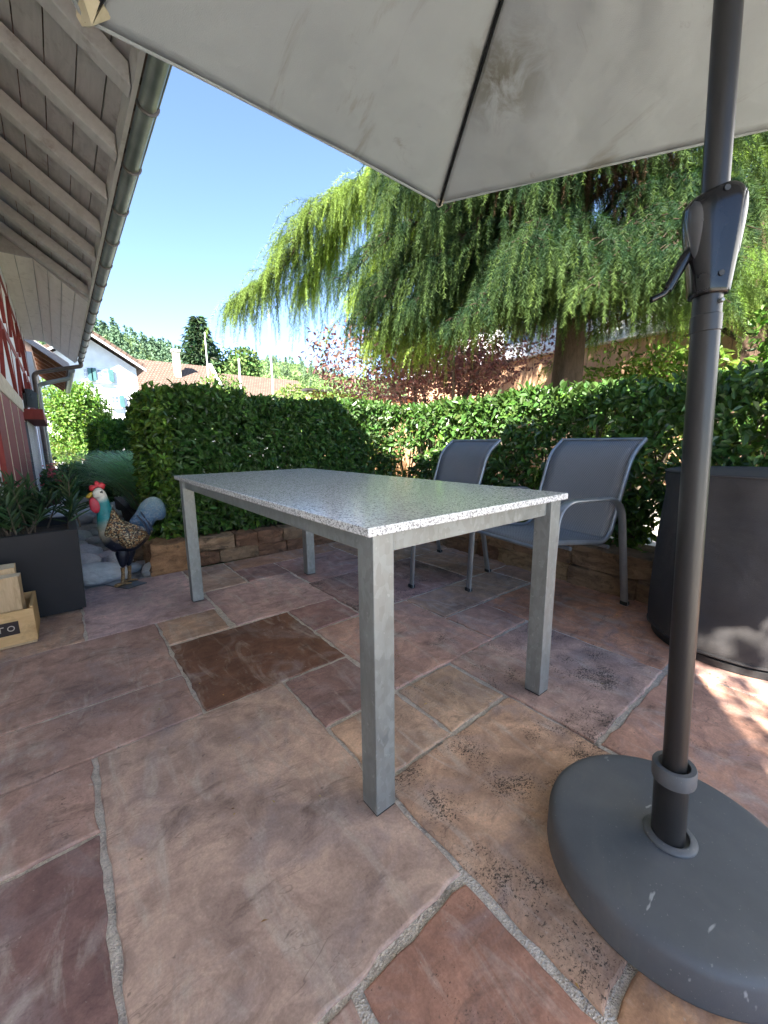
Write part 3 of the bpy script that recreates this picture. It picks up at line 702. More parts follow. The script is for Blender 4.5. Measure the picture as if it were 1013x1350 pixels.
# base
PB = thing('weighted_stand', 'round dark grey parasol base with tube collar on the flags', 'parasol base', (.917, .18, 0))
c0 = Vector((.917, .18, 0)); RB = .238
prof = [(RB - .006, .001), (RB - .001, .004), (RB, .010), (RB - .001, .066), (RB - .003, .074), (RB - .008, .0805), (RB - .016, .0835), (RB - .03, .0845), (.12, .0852), (.06, .0855), (.03, .0855)]
MB().lathe(prof, c0, 96).build('base_disc', M['base'], PB, True)
MB().lathe([(.0345, .0852), (.048, .086), (.0485, .089), (.046, .092), (.036, .094), (.0345, .094)], c0, 48, cap=False).build('flange', M['base'], PB, True)
MB().lathe([(.0305, .0865), (.0305, .235), (.0265, .235), (.0265, .088)], c0, 40, cap=False, axis=(Vector((1, 0, 0)), Vector((0, 1, 0)), ax)).build('sleeve', M['pole'], PB, True)
MB().lathe([(.0305, .0), (.0375, .002), (.0385, .006), (.0385, .034), (.037, .037), (.028, .037), (.0268, .034), (.0268, .0)], pp(.222), 40, cap=False, axis=(vx, vy, ax)).build('collar', M['base'], PB, True)
# ================================================================== COVERED BARREL
CV = thing('covered_barbecue', 'round waist-high object under a weathered black fabric cover beside the parasol base', 'covered barbecue', (2.30, .31, 0))
cc = Vector((2.30, .31, 0)); a0 = math.radians(158)
def cfr(a, z):
    d = abs((a - a0 + PI) % (2 * PI) - PI)
    k = .075 * math.exp(-(d / .16) ** 2)
    d2 = abs((a - a0 - 1.75 + PI) % (2 * PI) - PI); d3 = abs((a - a0 + 1.75 + PI) % (2 * PI) - PI)
    k += .05 * math.exp(-(d2 / .25) ** 2) + .05 * math.exp(-(d3 / .25) ** 2)
    w_ = .008 * math.sin(5 * a + 7 * z) * math.sin(11 * z + 2 * a) + .006 * math.sin(13 * a - 5 * z + 1.3) * (1 - z)
    return 1 + k + w_
prof = [(.335, .045), (.338, .05)] + [(.338 + .010 * math.sin(z * 6), z) for z in np.linspace(.08, .70, 26)] + [(.337, .73), (.336, .755), (.336, .770), (.330, .780), (.322, .781), (.310, .776), (.25, .784), (.12, .792), (.02, .794)]
MB().lathe(prof, cc, 120, fr=cfr).build('cover', M['cover'], CV, True)
hp = [(.338 * cfr(a, .05) + .002, a) for a in np.linspace(0, 2 * PI, 97)]
MB().tube([cc + Vector((r * math.cos(a), r * math.sin(a), .052)) for r, a in hp], .006, 6, cap=False).build('hem', M['cover'], CV, True)
hp = [(.336 * cfr(a, .77) + .001, a) for a in np.linspace(0, 2 * PI, 97)]
MB().tube([cc + Vector((r * math.cos(a), r * math.sin(a), .774)) for r, a in hp], .0045, 6, cap=False).build('top_piping', M['cover'], CV, True)
MB().lathe([(.30, .001), (.325, .003), (.325, .03), (.31, .042), (.30, .042)], cc, 64).build('base_ring', M['rubber'], CV, True)
# ================================================================== PLANTER, CRATE
px0, px1, py0, py1, ph = -.62, .028, 2.70, 3.27, .462
PL = thing('planter_box', 'large square dark anthracite planter standing behind the wooden crate', 'planter', ((px0 + px1) / 2, (py0 + py1) / 2, 0))
b = MB(); tw = .038
def frustum_shell():
    i = .012   # slight taper to the foot
    O = [(px0 + i, py0 + i), (px1 - i, py0 + i), (px1 - i, py1 - i), (px0 + i, py1 - i)]; Tt = [(px0, py0), (px1, py0), (px1, py1), (px0, py1)]
    I = [(px0 + tw, py0 + tw), (px1 - tw, py0 + tw), (px1 - tw, py1 - tw), (px0 + tw, py1 - tw)]
    V = [(*p, .012) for p in O] + [(*p, ph) for p in Tt] + [(*p, ph) for p in I] + [(*p, .33) for p in I]
    F = [(3, 2, 1, 0)] + [(k * 4 + j, k * 4 + (j + 1) % 4, (k + 1) * 4 + (j + 1) % 4, (k + 1) * 4 + j) for k in range(3) for j in range(4)]
    return V, F
b.add(*frustum_shell()); b.build('box', M['anthracite'], PL, bevel=.003)
MB().box((px0 + .03, py0 + .03, .002), (px1 - .03, py1 - .03, .0115)).build('base_rim', M['rubber'], PL)
MB().box((px0 + tw + .001, py0 + tw + .001, .34), (px1 - tw - .001, py1 - tw - .001, .415)).build('potting_soil', M['soil'], PL)
OL = thing('oleander', 'oleander with narrow dark leaves growing out of the anthracite planter', 'plant', (-.22, 2.98, .41))
P = []; A = []; N = []; Lf = []
st = MB(); r_ = random.Random(11)
for k in range(34):
    x, y = -.25 + r_.gauss(0, .13), 2.98 + r_.gauss(0, .10); h = r_.uniform(.14, .30); lx, ly = (x + .25) * .7 + r_.gauss(0, .06), (y - 2.98) * .7 + r_.gauss(0, .06)
    p0, p1 = Vector((x, y, .41)), Vector((min(.02, x + lx), y + ly, .41 + h)); st.tube([p0, p0.lerp(p1, .5) + Vector((0, 0, .02)), p1], [.005, .004, .0025], 6)
    for j in range(20):
        t = .25 + .75 * j / 19; q = p0.lerp(p1, t); a = j * 2.1 + k; el = r_.uniform(.25, .9) + .5 * t
        P.append(q); A.append((math.cos(a) * math.cos(el), math.sin(a) * math.cos(el), math.sin(el))); N.append((-math.cos(a) * math.sin(el), -math.sin(a) * math.sin(el), math.cos(el))); Lf.append(r_.uniform(.08, .135))
st.build('stem', M['stem'], OL, True)
n = len(P); leaves('foliage', np.array(P), np.array(A), np.array(N), np.array(Lf), .017, jcol((.045, .085, .040), n, .3), M['leaf'], OL, .2)
CRX0, CRX1, CY0, CY1, CH = -.60, -.181, 2.392, 2.660, .176
CR = thing('wooden_crate', 'small pine crate with dark TO nameplate on the flags before the planter', 'crate', (-.39, 2.52, 0))
t_ = .014
MB().box((CRX0, CY0, .012), (CRX1, CY0 + t_, CH - .006)).build('front_board', M['crate'], CR, bevel=.003)
MB().box((CRX0, CY1 - t_, .012), (CRX1, CY1, CH)).build('back_board', M['crate'], CR, bevel=.002)
for x in (CRX0, CRX1 - t_): MB().box((x, CY0 + t_ + .0005, .012), (x + t_, CY1 - t_ - .0005, CH)).build('side_board', M['crate'], CR, bevel=.002)
MB().box((CRX0 + .004, CY0 + .004, .001), (CRX1 - .004, CY1 - .004, .0115)).build('bottom_board', M['log'], CR, bevel=.002)
pl = MB().box((-.50, CY0 - .0022, .062), (-.2385, CY0 - .0002, .124)).build('nameplate', M['plate'], CR, bevel=.001)
lt = MB(); yy = CY0 - .0034; hgt = .024; zc = .094
def stroke(p, q, wd=.0036): lt.beam((p[0], yy, p[1]), (q[0], yy, q[1]), .0022, wd, (0, 0, 1) if abs(q[0] - p[0]) > abs(q[1] - p[1]) else (1, 0, 0))
stroke((-.3155, zc + hgt / 2), (-.2895, zc + hgt / 2)); stroke((-.3025, zc + hgt / 2 - .0018), (-.3025, zc - hgt / 2))
n = 28; oc = (-.266, zc)
V = []; 
for r, y in ((.0128, yy - .0011), (.0094, yy - .0011), (.0094, yy + .0011), (.0128, yy + .0011)):
    V += [(oc[0] + r * math.cos(2 * PI * k / n) * 1.0, y, oc[1] + r * math.sin(2 * PI * k / n)) for k in range(n)]
lt.add(V, [(a * n + k, a * n + (k + 1) % n, ((a + 1) % 4) * n + (k + 1) % n, ((a + 1) % 4) * n + k) for a in range(4) for k in range(n)])
lt.build('lettering', M['letter'], pl)
def logblock(a, c, seed):
    bm = bmesh.new(); bmesh.ops.create_cube(bm, size=1); bmesh.ops.subdivide_edges(bm, edges=bm.edges, cuts=4, use_grid_fill=True)
    a, c = Vector(a), Vector(c); mid = (a + c) / 2; sz = c - a
    P = np.array([v.co[:] for v in bm.verts]); nz = np.stack([vnoise(P * 2, 2.2, seed + i) for i in range(3)], 1)
    for v, p, q in zip(bm.verts, P, nz): v.co = Vector(p * np.array(sz) + q * .006) + mid
    me = bpy.data.meshes.new('block'); bm.to_mesh(me); bm.free(); me.materials.append(M['log']); me.materials.append(M['logend'])
    for p in me.polygons: p.material_index = 1 if p.normal.z > .8 else 0
    return me
o = link_mesh('wood_block', logblock((-.45, 2.412, .013), (-.214, 2.50, .322), 1), None); tag(o, 'weathered brown wooden block standing at the front of the crate', 'wood block')
o = link_mesh('wood_block', logblock((-.47, 2.505, .013), (-.235, 2.60, .345), 5), None); tag(o, 'taller pale topped wooden block behind the other block in the crate', 'wood block')
# ================================================================== ROOSTER (image plane y = RY, crop pixel -> metres)
RY = 3.05
def m_paint():
    m, nt = nmat('painted_metal'); a = attr(nt); v = coords(nt); c = a.outputs['Color']
    sp = mth(nt, 'MULTIPLY', mth(nt, 'SUBTRACT', noise(nt, v, 70, 3, .6), .5), 20.0, True)
    sp2 = mth(nt, 'MULTIPLY', mth(nt, 'SUBTRACT', noise(nt, v, 95, 3, .6), .545), 20.0, True)
    k = a.outputs['Alpha']
    spk = mix(nt, sp2, mix(nt, sp, (.03, .018, .012), (.34, .16, .05)), (.70, .57, .33))
    c = mix(nt, k, c, spk)
    c = mix(nt, ramp(nt, noise(nt, v, 38, 5, .7), [(.3, .35), (.7, 0.0)]), c, tuple([.02, .02, .025]))
    c = mix(nt, ramp(nt, noise(nt, v, 55, 4, .7), [(.66, 0.0), (.72, .4)]), c, (.62, .64, .62))
    finish(nt, c, .42, 0, noise(nt, v, 40, 5, .7), .5, .008, .5); return m
M['paint'] = m_paint()
RO = thing('rooster_figure', 'painted metal rooster figure with teal neck and blue tail on a square foot plate', 'rooster figure', (.24, RY, 0))
def rp(cx_, cy_):   # crop pixel (zoom of the bird) to x, z in the plane
    pxx, pyy = 90 + cx_ / 6.753, 620 + cy_ / 6.753
    d = Fv + Rv * ((pxx - 506.5) / f) - Uv * ((pyy - 675) / f); k = RY / d.y
    return d.x * k, H + d.z * k
RP = lambda x, z, t: Vector((x, RY + t, z))
TEAL, BLUE, NAVY, CREAM, RED_, WHT = (.015, .25, .26), (.09, .27, .48), (.006, .009, .024), (.60, .53, .40), (.62, .03, .04), (.72, .68, .58)
spine = [((735, 470), 62, 30), ((690, 500), 84, 42), ((630, 555), 108, 62), ((560, 590), 138, 78), ((480, 600), 160, 86), ((415, 570), 158, 84), ((365, 500), 118, 72), ((335, 420), 86, 58), ((318, 345), 68, 48), ((305, 285), 60, 42), ((290, 235), 58, 39), ((275, 196), 50, 36), ((258, 170), 28, 22)]
b = MB(); V = []; k = len(spine); nn = 28; cols = []
pts = [np.array(s[0], float) for s in spine]
for i, (c, hh, th) in enumerate(spine):
    d = pts[min(i + 1, k - 1)] - pts[max(i - 1, 0)]; d /= np.linalg.norm(d); nrm = np.array([-d[1], d[0]])
    for j in range(nn):
        a = 2 * PI * j / nn; q = np.array(c) + nrm * hh * math.cos(a); x, z = rp(*q); yy = th * .0007 * math.sin(a)
        V.append((x, RY + yy, z))
        cx_, cy_ = q
        if i >= 10: col = (*WHT, 0) if cy_ > 150 else (*RED_, 0)
        elif cy_ < 430 and cx_ < 400 + (cy_ - 200) * .1: col = (*TEAL, 0)
        elif cx_ > 575 and cy_ < 520 - (700 - cx_) * .3: col = (*BLUE, .12)
        elif cy_ > 610 - .0 * cx_: col = (*NAVY, 0)
        elif cx_ < 350: col = (*(TEAL if cy_ < 490 else CREAM), 0)
        else: col = (.25, .15, .07, 1)
        cols.append(col)
o = b.add(V, [(i * nn + j, i * nn + (j + 1) % nn, (i + 1) * nn + (j + 1) % nn, (i + 1) * nn + j) for i in range(k - 1) for j in range(nn)] + [tuple(range(nn))[::-1], tuple(range((k - 1) * nn, k * nn))])
b.c = cols
for s, cx0 in ((-1, 478), (1, 545)):   # feathered thighs
    x0, z0 = rp(cx0, 690); x1, z1 = rp(cx0 + (4 if s < 0 else -6), 770); x2, z2 = rp(cx0 + (4 if s < 0 else 0), 865); b.cc = (*NAVY, 0)
    b.tube([(x0, RY + s * .022, z0), (x1, RY + s * .026, z1), (x2, RY + s * .028, z2)], [.052, .036, .013], 14)
b.build('body', M['paint'], RO, True, col=True, sub=1)
def outl(ps, sub=4):
    n = len(ps); out = []
    for i in range(n):
        p0, p1, p2, p3 = [np.array(ps[(i + q) % n], float) for q in (-1, 0, 1, 2)]
        for j in range(sub):
            t = j / sub; out.append(tuple(.5 * ((2*p1) + (-p0+p2)*t + (2*p0-5*p1+4*p2-p3)*t*t + (-p0+3*p1-3*p2+p3)*t**3)))
    return [rp(*q) for q in out]
def puff(name, ps, T, color, yoff=0, parent=RO, rings=5, colf=None, m='paint'):
    b = MB(); b.cc = color
    b.pillow(outl(ps), T, lambda x, z, t: Vector((x, RY + yoff + t, z)), rings=rings, colf=colf); return b.build(name, M[m], parent, True, col=True)
xa, za = rp(720, 520); xb, zb = rp(740, 235)
def tailc(x, z):
    t = min(1, max(0, (z - za) / (zb - za))); sp = .75 if t > .30 else .25
    c = [(.02, .05, .12), (.06, .19, .36), (.12, .27, .40), (.27, .39, .40)]; i = min(2, int(t * 3)); u = t * 3 - i
    cc_ = tuple(c[i][q] * (1 - u) + c[i + 1][q] * u for q in range(3)); return (*cc_, .22 if t > .2 else 0)
puff('tail', [(540, 470), (600, 375), (640, 300), (690, 255), (745, 236), (800, 245), (845, 285), (868, 345), (866, 405), (835, 440), (790, 445), (765, 470), (735, 520), (722, 570), (690, 555), (640, 530)], .052, (*BLUE, 0), 0, colf=tailc)
for k_, ps in enumerate(([(600, 385), (640, 420), (690, 480), (718, 565), (700, 560), (660, 470), (610, 410)], [(640, 360), (690, 420), (730, 470), (740, 520), (722, 520), (690, 450), (640, 385)])):
    puff('tail_feather', ps, .012, (.02, .045, .10, .1), -.045 + .006 * k_)
puff('wing', [(430, 540), (470, 500), (540, 500), (620, 520), (686, 536), (676, 585), (640, 630), (580, 672), (520, 686), (465, 660), (430, 610)], .030, (.3, .2, .1, 1), -.050)
puff('neck_hackle', [(385, 330), (430, 380), (500, 470), (560, 520), (470, 560), (380, 590), (318, 570), (330, 500), (360, 420)], .022, (.25, .15, .07, 1), -.046)
puff('comb', [(190, 180), (183, 150), (205, 130), (225, 135), (235, 100), (262, 96), (275, 112), (300, 108), (328, 130), (320, 165), (295, 160), (262, 152), (230, 165), (212, 185)], .017, (*RED_, 0))
for s in (-1, 1):
    puff('wattle', [(190, 262), (210, 240), (240, 250), (275, 290), (288, 335), (268, 372), (235, 375), (200, 350), (188, 305)], .010, (.55, .03, .06, 0), s * .022)
    x, z = rp(278, 192); MB().pillow([(x + .016 * math.cos(a), z + .013 * math.sin(a)) for a in np.linspace(0, 2*PI, 20, endpoint=False)], .004, lambda X, Z, t: Vector((X, RY + s * .0275 + t, Z))).build('eye_ring', M['rubber'], RO, True)
    MB().pillow([(x + .005 + .005 * math.cos(a), z + .001 + .005 * math.sin(a)) for a in np.linspace(0, 2*PI, 12, endpoint=False)], .003, lambda X, Z, t: Vector((X, RY + s * .0325 + t, Z))).build('pupil', M['gloss'], RO, True)
    puff('cheek', [(215, 200), (240, 165), (285, 155), (308, 190), (300, 230), (270, 245), (225, 238)], .012, (*WHT, 0), s * .022)
puff('beak', [(156, 238), (185, 205), (215, 192), (222, 222), (200, 243), (178, 250)], .016, (.62, .40, .04, 0))
for s, cx0 in ((-1, 480), (1, 548)):
    b = MB(); b.cc = (.36, .20, .075, .35); x0, z0 = rp(cx0, 858); x1, z1 = rp(cx0 + 4, 905); x2, z2 = rp(cx0, 985); y = RY + s * .028
    b.tube([(x0, y, z0), (x1, y, z1), (x2, y, .014)], [.013, .010, .012], 10)
    for a in (2.6, 3.14, 3.7, 0): b.tube([(x2, y, .016), (x2 + .03 * math.cos(a), y + .03 * math.sin(a), .012), (x2 + .05 * math.cos(a), y + .05 * math.sin(a), .007)], [.008, .007, .004], 8)
    b.build('leg', M['paint'], RO, True, col=True)
pl4 = [(.125, 3.115), (.236, 2.925), (.352, 2.972), (.246, 3.175)]
MB().prism([(p[0], p[1]) for p in pl4], 'z', .0012, .0065).build('foot_plate', simple('tarnished_steel_plate', (.10, .11, .13), (.22, .23, .25), 9, .3, .7), RO)
# ================================================================== RIVER STONES
def river_base(seed):
    bm = bmesh.new(); bmesh.ops.create_icosphere(bm, subdivisions=4, radius=1)
    P = np.array([v.co[:] for v in bm.verts]); k = 1 + .10 * vnoise(P, 1.2, seed) + .03 * vnoise(P, 3.2, seed + 50)
    P = np.sign(P) * np.abs(P) ** .88 * k[:, None]
    for v, p in zip(bm.verts, P): v.co = p
    me = bpy.data.meshes.new('river_stone'); bm.to_mesh(me); bm.free(); me.polygons.foreach_set('use_smooth', [True] * len(me.polygons)); me.materials.append(M['river']); return me
RB_ = [river_base(s) for s in range(7)]
spec = [(.13, 3.30, .17, .085, .085, 'long pale blue-grey boulder lying just behind the rooster'), (.06, 3.70, .10, .12, .075, 'rounded grey stone with a reddish flank between planter and rooster'),
        (.27, 3.62, .09, .10, .08, None), (.08, 4.05, .11, .10, .075, None), (.02, 3.42, .07, .06, .05, None), (.33, 3.95, .08, .11, .06, None), (.20, 3.88, .07, .07, .05, None)]
r_ = random.Random(21); pts_ = [(a[0], a[1], max(a[2], a[3])) for a in spec]
tries = 0
while len(spec) < 95 and tries < 9000:
    tries += 1; y = 3.25 + 6.0 * r_.random() ** 1.25; x = r_.uniform(-.28, .50 if y < 4.6 else .62); R = r_.uniform(.045, .17) * (1 + .04 * (y - 3))
    if x - R < -.29: continue
    if all(math.hypot(x - a, (y - b_)) > (R + c) * .90 for a, b_, c in pts_):
        pts_.append((x, y, R)); spec.append((x, y, R * r_.uniform(.8, 1.15), R * r_.uniform(.8, 1.1), R * r_.uniform(.38, .60), None))
for i, (x, y, a, b_, c, lab) in enumerate(spec):
    o = bpy.data.objects.new('river_stone', RB_[i % 7]); COL.objects.link(o); o.location = (x, y, -.03 + c * .62); o.scale = (a, b_, c); o.rotation_euler = (r_.uniform(-.2, .2), r_.uniform(-.2, .2), r_.uniform(0, 6.28) if i > 6 else r_.uniform(-.2, .2))
    tag(o, lab or 'rounded grey river stone among the others in the bed beside the house', 'stone', 'river stones beside the house')
# ================================================================== HEDGES
HL = (.043, .095, .022)
def hedge(name, label, x0, x1, y0, y1, z0, z1, faces, dens, size, colr, gap=0, stems=None, bump=.06, seed=1, m='leaf', lit=1.0):
    T = thing(name, label, 'hedge', ((x0 + x1) / 2, (y0 + y1) / 2, 0))
    Ps = []; Ns = []
    for fc in faces:
        if fc in '-x+x': A_ = (y1 - y0) * (z1 - z0)
        elif fc in '-y+y': A_ = (x1 - x0) * (z1 - z0)
        else: A_ = (x1 - x0) * (y1 - y0)
        n = int(A_ * dens); u = rng.random(n); v = rng.random(n); dep = np.abs(rng.normal(size=n)) * .085 - .02
        nx = np.zeros((n, 3)); 
        if fc == '-y': p = np.stack([x0 + u * (x1 - x0), y0 + dep, z0 + v * (z1 - z0)], 1); nx[:, 1] = -1
        if fc == '+y': p = np.stack([x0 + u * (x1 - x0), y1 - dep, z0 + v * (z1 - z0)], 1); nx[:, 1] = 1
        if fc == '-x': p = np.stack([x0 + dep, y0 + u * (y1 - y0), z0 + v * (z1 - z0)], 1); nx[:, 0] = -1
        if fc == '+x': p = np.stack([x1 - dep, y0 + u * (y1 - y0), z0 + v * (z1 - z0)], 1); nx[:, 0] = 1
        if fc == 'z': p = np.stack([x0 + u * (x1 - x0), y0 + v * (y1 - y0), z1 - dep], 1); nx[:, 2] = 1
        Ps.append(p); Ns.append(nx)
    P = np.concatenate(Ps); N = np.concatenate(Ns)
    P = P + N * (vnoise(P, 2.6, seed) * bump + vnoise(P, 8, seed + 3) * bump * .5)[:, None]
    # round the outer corners
    zc = (z1 - P[:, 2]); P[:, 2] -= np.where(zc < .12, 0, 0)
    if gap:
        keep = vnoise(P, 9, seed + 9) + .35 * vnoise(P, 20, seed + 5) + .55 * (P[:, 2] - z0) / (z1 - z0) > gap * (1 - .9 * (N[:, 2] > .5)) - .35 + rng.normal(size=len(P)) * .15
        P, N = P[keep], N[keep]
    n = len(P); A = unit(N * .75 + rdir(n) * .9 + np.array([0, 0, -.25]) + .5 * N[:, 2:3] * np.array([0, 0, 1.6])); F = unit(N + rdir(n) * .55 + np.array([0, 0, .55]))
    c = jcol(colr, n, .28, .08); young = rng.random(n) < .05; c[young] *= np.array([1.7, 1.55, 1.2])
    c[(P[:, 0] < .66) & (rng.random(n) < .7)] *= np.array([1.9, 1.6, 1.1])  # sunlight on the left end painted in as brighter, yellower leaves
    L = size * rng.uniform(.7, 1.25, n)
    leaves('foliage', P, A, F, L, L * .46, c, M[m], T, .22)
    st = MB(); r = random.Random(seed); k = stems or 0
    for i in range(k):
        if (x1 - x0) > (y1 - y0): x, y = x0 + (x1 - x0) * (i + .5) / k + r.uniform(-.05, .05), (y0 + y1) / 2 + r.uniform(-.1, .1)
        else: x, y = (x0 + x1) / 2 + r.uniform(-.1, .1), y0 + (y1 - y0) * (i + .5) / k + r.uniform(-.05, .05)
        for q in range(4):
            a = r.uniform(0, 6.28); d = r.uniform(.08, .25)
            x = min(max(x, x0 + .24), x1 - .2)
            p = [Vector((x, y, z0 - .06)), Vector((x + d * .3 * math.cos(a), y + d * .3 * math.sin(a), z0 + .25)), Vector((x + d * math.cos(a), y + d * math.sin(a), z0 + (z1 - z0) * r.uniform(.6, .9)))]
            st.tube(p, [.014, .010, .004], 6)
    if k: st.build('stem', M['stem'], T, True)
    return T
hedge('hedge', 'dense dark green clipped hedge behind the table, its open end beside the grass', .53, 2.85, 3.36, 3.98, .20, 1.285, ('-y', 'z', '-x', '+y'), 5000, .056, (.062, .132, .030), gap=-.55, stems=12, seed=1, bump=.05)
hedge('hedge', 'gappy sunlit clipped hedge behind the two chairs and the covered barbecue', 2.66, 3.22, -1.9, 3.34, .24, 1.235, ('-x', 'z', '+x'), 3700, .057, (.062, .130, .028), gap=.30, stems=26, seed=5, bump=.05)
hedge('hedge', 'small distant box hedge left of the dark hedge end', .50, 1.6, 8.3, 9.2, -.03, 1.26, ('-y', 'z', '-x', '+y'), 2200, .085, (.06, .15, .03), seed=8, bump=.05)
# young shoots standing above the left hedge
P = np.array([(.98 + rng.normal() * .13, 3.66 + rng.normal() * .10, 1.26 + rng.random() * .11) for _ in range(260)])
SP = thing('hedge_sprout', 'tuft of bright young shoots rising above the dark hedge near its end', 'shoots', (.98, 3.66, 1.2))
leaves('foliage', P, unit(rdir(260) + np.array([0, 0, .9])), rdir(260), .065, .03, jcol((.085, .17, .03), 260), M['leaf2'], SP)
# ================================================================== generic leafy bush / tree
def blob_tree(name, label, cat, c, rad, n, size, colr, m='leaf2', trunk=None, stems=3, seed=1, shell=.55, gapn=.1, lobes=9, group=None, wr=.5, stemm='stem'):
    r = np.random.default_rng(seed); c = np.array(c, float); rad = np.array(rad, float)
    T = thing(name, label, cat, (c[0], c[1], 0), group=group)
    d = unit(r.normal(size=(lobes, 3))); lc = c + d * rad * r.uniform(.35, .68, (lobes, 1)); lr = r.uniform(.32, .55, lobes)
    k = r.integers(0, lobes, n); dd = unit(r.normal(size=(n, 3))); rr = r.random(n) ** .33
    rr = np.where(r.random(n) < shell, .85 + .2 * r.random(n), rr)
    P = lc[k] + dd * rad * lr[k][:, None] * rr[:, None]
    keep = vnoise(P, 3.0 / rad.mean(), seed) + .5 * vnoise(P, 8.0 / rad.mean(), seed + 2) > -1 + gapn * 5 - 1.0 * (rng.random(n) < .3)
    P, dd = P[keep], dd[keep]; n = len(P)
    A = unit(dd * .6 + rdir(n) + np.array([0, 0, -.25])); N = unit(dd + rdir(n) * .8 + np.array([0, 0, .5]))
    L = size * rng.uniform(.7, 1.3, n); cl = jcol(colr, n, .3, .1)
    leaves('crown', P, A, N, L, L * wr, cl, M[m], T)
    tk = MB(); z0 = trunk if trunk is not None else -.05; rs = random.Random(seed)
    for i in range(stems):
        a = rs.uniform(0, 6.28); b0 = Vector((c[0] + .08 * math.cos(a), c[1] + .08 * math.sin(a), z0))
        for q in range(3):
            e = Vector(lc[rs.randrange(lobes)]); md = b0.lerp(e, .45) + Vector((rs.uniform(-.1, .1), rs.uniform(-.1, .1), .1)) * float(rad.mean())
            w0 = .045 * float(rad.mean()); tk.tube([b0, b0.lerp(md, .5), md, e], [w0, w0 * .8, w0 * .55, w0 * .2], 8)
    tk.build('trunk', M[stemm], T, True)
    return T
# ================================================================== LARCH
LC = Vector((4.64, 2.43, 0))
def larch(name, label, base, branches, seed, thick=.175, top=8.5, colA=(.105, .21, .035), colB=(.045, .105, .030), dens=1.0, floor=1.72, nd_=1.0):
    r = np.random.default_rng(seed); T = thing(name, label, 'tree', base)
    tk = MB(); b0 = Vector(base)
    tk.tube([b0 + Vector((.03 * math.sin(z), .03 * math.cos(z * 1.3), z)) for z in np.linspace(-.1, top, 14)], list(np.linspace(thick * 1.15, .02, 14)), 16); tk.build('trunk', M['bark'], T, True)
    bm_ = MB(); SP, SD, SL, SC = [], [], [], []
    for path, dn, ln, cmix in branches:
        pts = bez(path, 6, 9); n = len(pts); bm_.tube(pts, list(np.linspace(.032, .006, n)), 7)
        arc = np.cumsum([0] + [(pts[i + 1] - pts[i]).length for i in range(n - 1)]); tot = arc[-1]; P_ = np.array([tuple(p) for p in pts])
        m = max(6, int(tot * dn * dens * 1.3)); s = tot * (.10 + .90 * np.sort(r.random(m)))
        q = np.stack([np.interp(s, arc, P_[:, k]) for k in range(3)], 1); at0 = q.copy()
        d_ = P_[-1] - P_[0]; d_[2] = 0; d_ /= np.linalg.norm(d_) + 1e-6; sd = np.array([-d_[1], d_[0], 0])
        u = s / tot; lat = r.normal(size=m) * .20 * np.sqrt(u * (1.25 - u) + .05); fw_ = r.uniform(0, .18, m)
        q = q + sd * lat[:, None] + d_ * fw_[:, None] + np.array([0, 0, 1]) * (.02 - .45 * np.abs(lat) - .12 * fw_)[:, None]
        L = .68 * ln * r.uniform(.35, 1.2, m) * (.6 + .6 * r.random(m)); L = np.minimum(L, np.maximum(.12, q[:, 2] - floor - .35 * r.random(m) * (1 + .5 * np.sin(5 * q[:, 0] + 7 * q[:, 1]))))
        ok = q[:, 2] > floor + .05
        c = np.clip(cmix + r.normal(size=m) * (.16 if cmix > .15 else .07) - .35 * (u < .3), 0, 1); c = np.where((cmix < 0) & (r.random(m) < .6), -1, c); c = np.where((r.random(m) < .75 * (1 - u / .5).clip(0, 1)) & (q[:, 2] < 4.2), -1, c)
        SP.append(q[ok]); SD.append((d_ * r.uniform(.05, .75, (m, 1)) + sd * (lat * 2.2)[:, None] + r.normal(size=(m, 3)) * .16)[ok]); SL.append(L[ok]); SC.append(c[ok])
        for i in range(0, m, 2): bm_.tube([Vector(at0[i]), Vector((at0[i] + q[i]) / 2 + np.array([0, 0, .03])), Vector(q[i])], [.005, .004, .0025], 4, cap=False)
    bm_.build('branch', M['twig'], T, True)
    SP, SD, SL, SC = np.concatenate(SP), np.concatenate(SD), np.concatenate(SL), np.concatenate(SC)
    step = .0085 / nd_; cnt = np.maximum(6, (SL / step).astype(int)); idx = np.repeat(np.arange(len(SL)), cnt); start = np.repeat(np.cumsum(cnt) - cnt, cnt)
    t = (np.arange(len(idx)) - start) * step; tt = t / SL[idx]
    P = SP[idx] + SD[idx] * (np.sqrt(tt) * .8 * SL[idx])[:, None] + np.array([0, 0, -1]) * (t * (.62 + .38 * tt))[:, None]
    ax_ = unit(SD[idx] * (.4 / np.sqrt(tt + .05))[:, None] + np.array([0, 0, -1.0]) * (.62 + .76 * tt)[:, None])
    kn = 3; P = np.repeat(P, kn, 0); ax_ = np.repeat(ax_, kn, 0); tt = np.repeat(tt, kn); ci = np.repeat(SC[idx], kn); n = len(P)
    rad = r.normal(size=(n, 3)); rad = unit(rad - ax_ * (rad * ax_).sum(1, keepdims=True))
    D = unit(rad + ax_ * r.uniform(.5, 1.5, (n, 1))); ln_ = (.072 - .044 * tt) * r.uniform(.65, 1.25, n); ln_ = np.where(ci < 0, ln_ * .7, ln_); W_ = unit(np.cross(D, r.normal(size=(n, 3)))) * .0023
    V = np.stack([P - W_, P + W_, P + D * ln_[:, None]], 1).reshape(-1, 3); F = np.arange(n * 3).reshape(-1, 3)
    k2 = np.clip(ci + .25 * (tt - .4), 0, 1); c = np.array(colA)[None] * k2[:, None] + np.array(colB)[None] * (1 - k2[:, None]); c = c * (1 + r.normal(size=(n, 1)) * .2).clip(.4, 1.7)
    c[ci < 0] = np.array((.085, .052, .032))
    print('LARCH', n)
    raw_mesh('needles', V, F, M['needle'], T, np.repeat(c, 3, 0)); return T
